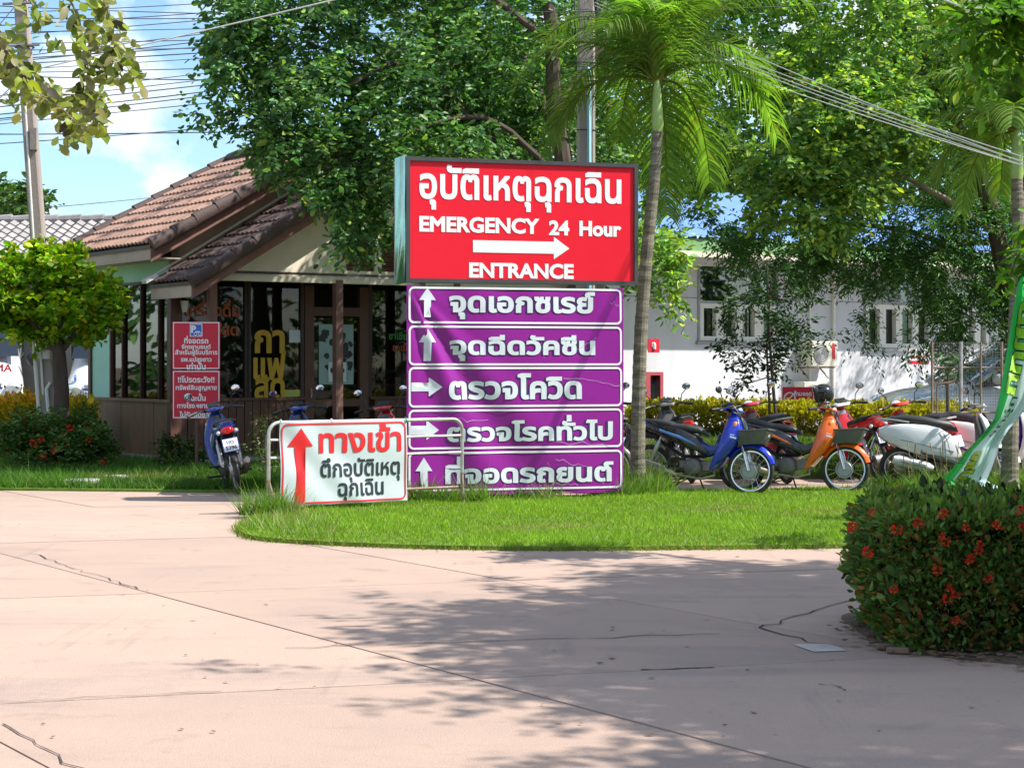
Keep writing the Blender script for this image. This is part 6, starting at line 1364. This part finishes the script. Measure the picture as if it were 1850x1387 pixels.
p = place(1682, 872); scooter('red and black scooter facing away behind the seat of the white scooter', (p[0], p[1] + .5, 0), R(110), mat('bright red paint', (.75, .03, .01), .25, coat=.6), lean=R(-8), group=GL)
p = place(1800, 874); scooter('white and purple scooter mostly hidden behind the lower end of the feather flag', (p[0], p[1] + .3, 0), R(-28), m_whitep, lean=R(-6), trim=mat('purple trim', (.12, .02, .3), .4), group=GL)
# partly hidden ones
p = place(1138, 878); scooter('black scooter squeezed between the purple banner and the palm trunk', (p[0] - .15, p[1] + .45, 0), R(95), m_blackp, lean=R(-6), group=GL)
p = place(1010, 893); underbone('grey motorcycle whose wheels show below the right part of the purple banner', (p[0], p[1] + .35, 0), R(-15), m_brownp, m_blackp, lean=R(-5), mirr=False, group=GL)
p = place(835, 897); underbone('black motorcycle whose wheels show below the left part of the purple banner', (p[0], p[1] + .25, 0), R(168), m_blackp, m_blackp, lean=R(-5), mirr=False, group=GL)
GL2 = 'motorcycles parked in front of the coffee shop'
p = place(588, 893); underbone('dark motorcycle facing away with only handlebar and mirrors above the white banner', (p[0] - .2, p[1] + .6, 0), R(108), m_nbluep, m_blackp, lean=R(-7), group=GL2)
p = place(700, 893); underbone('dark red motorcycle behind the corner between white and purple banners', (p[0] - .1, p[1] + .6, 0), R(75), m_redp, m_blackp, lean=R(-6), group=GL2)
p = place(412, 893); lm_ = underbone('blue motorcycle seen from behind leaning on its stand beside the red parking notice', (p[0] - .03, p[1] + .60, 0), R(104), m_nbluep, m_blackp, lean=R(-11), plate_txt=('1กว', '5396'), group=GL2)
# helmet
hp_ = PX(1487, 712, 22.5); he = empty('helmet', hp_, R(200), 'glossy black motorcycle helmet hung on the handlebar of the orange motorcycle', 'helmet')
def hel():
    g = MB(); seg, rg = 26, 16; rings = []
    for i in range(rg + 1):
        t = -.9 + (math.pi / 2 + .88) * i / rg; q = max(math.cos(t), .01); rings.append([Vector((.135 * q * math.cos(a), .118 * q * math.sin(a), .125 * math.sin(t))) for a in np.linspace(0, 2 * math.pi, seg + 1)[:-1]])
    g.rings(rings, caps=False); g.f = [f for f in g.f if not (sum(g.v[i][0] for i in f) / 4 > .06 and -.08 < sum(g.v[i][2] for i in f) / 4 < .03)]; return g
ho = hel().build('shell', m_blackp, he, True); so_ = ho.modifiers.new('s', 'SOLIDIFY'); so_.thickness = .012
MB().ell((0, 0, -.005), (.118, .102, .105), 16, 10).build('lining', m_seat, he, True)
MB().torus((0, 0, -.095), .095, .010, 22, 6, 'z').build('rim_band', m_black, he, True); MB().tube([(.02, .10, -.08), (.03, .06, -.15), (.03, -.06, -.15), (.02, -.10, -.08)], .006, 5).build('strap', m_black, he)
# ------------------------------------------------------------------ feather flag
fl = empty('feather_flag', (0, 0, 0), 0, 'white and green feather flag with yellow green Thai letters bent down beside the white scooter', 'flag')
FD = 17.6
prof = [(1844, 488, 1905, 470), (1836, 530, 1905, 520), (1827, 580, 1905, 580), (1820, 630, 1900, 640), (1813, 670, 1885, 690), (1806, 715, 1868, 722), (1797, 755, 1842, 752), (1772, 788, 1822, 776), (1742, 818, 1806, 802), (1722, 845, 1796, 834), (1702, 866, 1782, 868), (1712, 876, 1815, 884)]
NR, NCc = 66, 30; vs = []; tint_l = []
m_flag = []
def fpt(t, s, off=0.0):
    x = t * (len(prof) - 1); i = min(int(x), len(prof) - 2); f = x - i; f = f * f * (3 - 2 * f) * .4 + f * .6
    a = [prof[i][k] * (1 - f) + prof[i + 1][k] * f for k in range(4)]; px = a[0] + (a[2] - a[0]) * s; py = a[1] + (a[3] - a[1]) * s
    d = FD + .07 * math.sin(s * 9 + t * 5) * (.5 + t) + .05 * math.sin(s * 17 - t * 11) + .10 * math.sin(t * 9) + .25 * s * t - off
    return PX(px, py, d)
bands = [('green_edge', 0, .24, (.05, .52, .12)), ('white_cloth', .24, .74, (.62, .78, .76)), ('white_fold', .74, 1.0, (.55, .68, .80))]
for nm, s0, s1, c in bands:
    m = leaf_mat('flag ' + nm, .55, .6, (1, 1, 1)); nc = 12
    V = [tuple(fpt(j / NR, s0 + (s1 - s0) * i / nc)) for j in range(NR + 1) for i in range(nc + 1)]
    Q = [(j * (nc + 1) + i, j * (nc + 1) + i + 1, (j + 1) * (nc + 1) + i + 1, (j + 1) * (nc + 1) + i) for j in range(NR) for i in range(nc)]
    fast_mesh(nm, V, Q, m, fl, np.tile(c, (len(V), 1)), smooth=True)
def flag_text(body, t0, t1, s0, s1, m, bold, name='lettering', off=.012):
    VV, T = text_shape(body, bold, .03, width=1.0, height=.3)
    V = [tuple(fpt(t0 + (t1 - t0) * (.5 + (a if t1 > t0 else a)), s0 + (s1 - s0) * (.5 - b / .3), off)) for a, b in VV]
    fast_mesh(name, V, T, m, fl)
m_lime = mat('lime print', (.30, .60, .03), .5); m_yel = mat('yellow print', (.55, .50, .02), .5); m_dgr = mat('dark green print', (.02, .16, .08), .5)
flag_text('นมแม่', .44, .12, .55, .12, m_dgr, .09, 'lettering_outline', .012); flag_text('นมแม่', .44, .12, .53, .14, m_lime, .05, off=.02)
flag_text('อบอุ่น', .66, .45, .60, .30, m_dgr, .02); flag_text('โรงพยาบาล', .80, .56, .20, .04, m_dgr, .02)
flag_text('แปลง', .96, .74, .62, .30, m_dgr, .09, 'lettering_outline', .012); flag_text('แปลง', .96, .74, .60, .32, m_yel, .05, off=.02)
MB().tube([PX(1905, 440, FD + .02), PX(1912, 640, FD + .05), PX(1915, 890, FD + .1)], .014, 8).build('flag_pole', m_pvcw, fl, True)
MB().tube([fpt(0, s) for s in np.linspace(0, 1, 8)], .008, 5).build('hem', m_green, fl)
# ------------------------------------------------------------------ mesh fence
mf_ = empty('mesh_gate', (0, 0, 0), 0, 'rusty tube and wire mesh frame standing before the white car', 'fence'); D = 26.6
for px, r in ((1684, .018), (1736, .026), (1772, .016), (1810, .018)): MB().tube([PX(px, 800, D), PX(px, 617, D)], r, 8).build('upright', m_rust if r < .02 else m_galv, mf_, True)
for py in (664, 745): MB().tube([PX(1684, py, D + .02), PX(1812, py, D + .02)], .014, 8).build('rail', m_rust, mf_, True)
MB().tube([PX(1693, 760, D - .1), PX(1693, 698, D - .1), PX(1697, 693, D - .1), PX(1716, 691, D - .1), PX(1726, 686, D - .1), PX(1726, 680, D - .1)], .014, 8).build('bent_tube', m_rust, mf_, True)
g = MB()
for i in range(29): px = 1684 + i * 4.4; g.tube([PX(px, 745, D + .04), PX(px, 617, D + .04)], .0022, 3, False)
for i in range(24): py = 620 + i * 5.3; g.tube([PX(1684, py, D + .045), PX(1810, py, D + .045)], .0022, 3, False)
tag(g.build('wire_mesh', m_steel, mf_), kind='stuff')
st = empty('young_plant', (0, 0, 0), 0, 'single dark stem with a few drooping leaves inside the wire mesh frame', 'plant'); limb('stem', [PX(1714, 790, 26.9), PX(1712, 720, 26.9), PX(1713, 640, 26.9)], .03, .02, m_bark, st, 8, .005)
crown('foliage', [pblob(1718, 652, 14, 12, 26.9, .1, 9)], st, m_leaf, lsize=.12, per=8, spread=.1, base=(.05, .14, .03), width=.35, droop=1)
# ------------------------------------------------------------------ cars
def car_body(secs, name, m, parent, ring=20, e=3.2):
    """secs: (x, zlow, zhigh, half width low, half width high)"""
    g = MB(); rings = []
    for x, z0, z1, w0, w1 in secs:
        r_ = []
        for k in range(ring):
            a = 2 * math.pi * (k + .5) / ring; ca, sa = math.cos(a), math.sin(a)
            t = .5 + .5 * math.copysign(abs(sa) ** (2 / e), sa); w = w0 + (w1 - w0) * t; r_.append(Vector((x, w * math.copysign(abs(ca) ** (2 / e), ca), z0 + (z1 - z0) * t)))
        rings.append(r_)
    return g.rings(rings).build(name, m, parent, True)
m_carw = paint('car white', (.74, .75, .77)); m_cglass = mat('car glass', (.02, .025, .03), .05, var=0, spec=.8, coat=.5)
def car_wheel(root, x, y, r=.37):
    w = MB().tube([(x, y - .11, r), (x, y + .11, r)], r * .62, 20).build('wheel', m_steel, root, True); MB().torus((x, y, r), r - .10, .105, 28, 8).build('tyre', m_rubber, w, True)
    for k in range(5): a = k * 1.257; MB().box((x + .1 * math.cos(a), y + math.copysign(.115, y), r + .1 * math.sin(a)), (.16, .02, .05), (0, -a, 0)).build('spoke', m_alu, w)
cS = PX(1745, 660, 31.2)
suv = empty('suv', (8.45, 31.8, 0), R(199), 'white suv with raised bonnet line and chrome grille parked behind the mesh frame', 'car')
car_body([(-2.35, .50, 1.15, .78, .80), (-2.2, .38, 1.30, .88, .86), (-1.0, .34, 1.28, .92, .90), (.3, .34, 1.26, .92, .90), (.9, .34, 1.24, .92, .90), (1.3, .36, 1.20, .92, .87), (1.9, .38, 1.12, .90, .84), (2.2, .40, 1.04, .86, .80), (2.38, .46, .90, .76, .70)], 'body', m_carw, suv)
car_body([(-2.2, 1.2, 1.40, .78, .74), (-1.9, 1.2, 1.76, .80, .66), (-.6, 1.2, 1.83, .82, .68), (.1, 1.2, 1.80, .82, .68), (.45, 1.2, 1.60, .82, .72), (1.15, 1.16, 1.24, .80, .78)], 'cabin_glass', m_cglass, suv)
car_body([(-2.0, 1.76, 1.80, .64, .58), (-.6, 1.82, 1.87, .67, .60), (.08, 1.79, 1.84, .67, .60), (.2, 1.74, 1.76, .66, .62)], 'roof', m_carw, suv)
for s in (1, -1):
    for pts in ([(1.18, s * .82, 1.22), (.5, s * .78, 1.60), (.12, s * .70, 1.80)], [(-.15, s * .85, 1.2), (-.2, s * .72, 1.80)], [(-1.3, s * .84, 1.2), (-1.35, s * .70, 1.80)], [(-2.2, s * .8, 1.2), (-1.95, s * .66, 1.76)]): MB().tube(pts, .035, 8).build('pillar', m_carw, suv, True)
    MB().ell((.95, s * 1.02, 1.28), (.08, .13, .09), 14, 8).build('mirror', m_carw, suv, True)
    MB().loft([(2.05, .98, .03, .05, 0, s * .80), (2.25, .94, .10, .05, 0, s * .68), (2.37, .90, .08, .035, 0, s * .60)], 10, 3).build('headlight', m_clear, suv, True)
    MB().torus((1.45, s * .90, .40), .42, .035, 28, 6).build('wheel_arch', m_black, suv, True); MB().torus((-1.45, s * .90, .40), .42, .035, 28, 6).build('wheel_arch', m_black, suv, True)
    MB().loft([(.85, .98, .012, .006, 0, s * .925), (-.2, .98, .012, .006, 0, s * .925)], 6, 3).build('door_line', m_steel, suv)
    for xx in (.35, -.75): MB().box((xx, s * .935, 1.0), (.16, .03, .03)).build('door_handle', m_chrome, suv, bevel=.005)
    for xx in (1.45, -1.45): car_wheel(suv, xx, s * .80)
for k in range(3): MB().loft([(2.40 - .01 * k, .88 - .075 * k, .02, .018, 0, -.55), (2.44 - .01 * k, .885 - .075 * k, .02, .018, 0, 0), (2.40 - .01 * k, .88 - .075 * k, .02, .018, 0, .55)][:2] + [(2.40 - .01 * k, .88 - .075 * k, .02, .018, 0, .55)], 8, 3).build('grille_bar', m_chrome, suv)
MB().b2((2.30, -.55, .62), (2.385, .55, .88)).build('grille', m_black, suv); MB().b2((2.30, -.7, .38), (2.43, .7, .52)).build('bumper', m_steel, suv, bevel=.03)
def van(name, loc, rz, label, front_txt, mirrored, cat='van'):
    v = empty(name, loc, rz, label, cat)
    car_body([(-4.2, .45, 2.2, .85, .75), (-4.0, .35, 2.35, .92, .80), (-.9, .35, 2.35, .92, .80), (-.45, .35, 2.1, .92, .80), (.1, .35, 1.42, .92, .84), (.55, .38, 1.15, .90, .82), (.68, .42, .95, .84, .78)], 'body', m_carw, v)
    g = MB(); g.add([(-.42, -.74, 2.05), (-.42, .74, 2.05), (.14, .78, 1.46), (.14, -.78, 1.46)], [(0, 1, 2, 3)]); g.v = [(a + .03, b, c + .03) for a, b, c in g.v]; g.build('windscreen', m_cglass, v)
    for k in range(3): MB().box((-.02, -.62 + .0 * k, 1.70 - .09 * k), (.01, .12, .05), (0, -.75, 0)).build('window_sticker', m_pvc, v).location = (.06 - 0 + .085 * k - .08, 0, 0)
    for s in (1, -1):
        MB().box((-1.0, s * .89, 1.72), (1.0, .02, .5)).build('side_window', m_cglass, v, bevel=.03)
        MB().loft([(.50, .93, .04, .11, 0, s * .72), (.66, .90, .15, .10, 0, s * .66), (.72, .88, .12, .07, 0, s * .62)], 12, 3).build('headlight', m_clear, v, True)
        MB().ell((.1, s * 1.02, 1.45), (.05, .10, .14), 12, 8).build('mirror', m_black, v, True)
        for xx in (-.35, -3.2): car_wheel(v, xx, s * .8, .34)
    MB().b2((.60, -.45, .86), (.735, .45, 1.0)).build('grille', m_chrome, v, bevel=.02); MB().b2((.60, -.46, .90), (.745, .46, .93)).build('grille_band', m_bluep, v)
    MB().b2((.5, -.88, .36), (.80, .88, .70)).build('bumper', m_carw, v, bevel=.06); MB().b2((.72, -.3, .42), (.81, .3, .62)).build('air_intake', m_black, v)
    # bonnet writing lies on the sloping nose
    M = Matrix.Translation((.415, 0, 1.285)) @ Matrix.Rotation(R(32), 4, 'Y') @ Matrix.Rotation(R(90), 4, 'Z')
    sx = -1 if mirrored else 1
    M = M @ Matrix.Diagonal((sx, 1, 1, 1))
    for body, cx, w_, m_ in front_txt: text(body, cx, .0, m_, v, width=w_, bold=.04, y=-.03, M=M)
    return v
v1 = PX(-45, 700, 35); van('ambulance', (v1.x, 35.0, .18), R(-72), 'white ambulance van with red mirrored lettering at the far left edge', [('AMBULANCE', 0, 1.3, m_bred)], True, 'ambulance')
v2 = PX(205, 700, 35.5); van('van', (v2.x, 35.6, .14), R(-88), 'white van with blue round emblem seen between tree trunk and coffee shop wall', [('โรงพยาบาล', .10, .8, m_blue_s)], False)
vv = bpy.data.objects.new('tmp', None)
em = PX(135, 676, 34.62); 
MB().torus((0, 0, 0), .055, .012, 18, 5).torus((0, 0, 0), .02, .015, 12, 5).build('emblem', m_blue_s, bpy.data.objects['van'], loc=(.60, -.62, 1.12))
dk = empty('pickup_truck', (PX(92, 700, 41).x, 41.5, 0), R(-92), 'dark parked pickup partly hidden behind the left utility pole', 'car')
car_body([(-2.4, .4, 1.1, .8, .8), (.2, .4, 1.1, .9, .86), (1.2, .4, 1.2, .9, .82), (2.2, .4, 1.0, .8, .75)], 'body', m_grey, dk); car_body([(-1.4, 1.0, 1.3, .75, .7), (-1.0, 1.0, 1.75, .78, .62), (.2, 1.0, 1.75, .78, .62), (1.0, 1.0, 1.15, .76, .72)], 'cabin_glass', m_cglass, dk)
for s in (1, -1):
    MB().loft([(2.0, .9, .03, .06, 0, s * .66), (2.22, .86, .1, .06, 0, s * .6)], 10, 3).build('headlight', m_clear, dk, True)
    for xx in (1.4, -1.5): car_wheel(dk, xx, s * .75)
MB().b2((2.1, -.5, .6), (2.26, .5, .9)).build('grille', m_chrome, dk, bevel=.02)
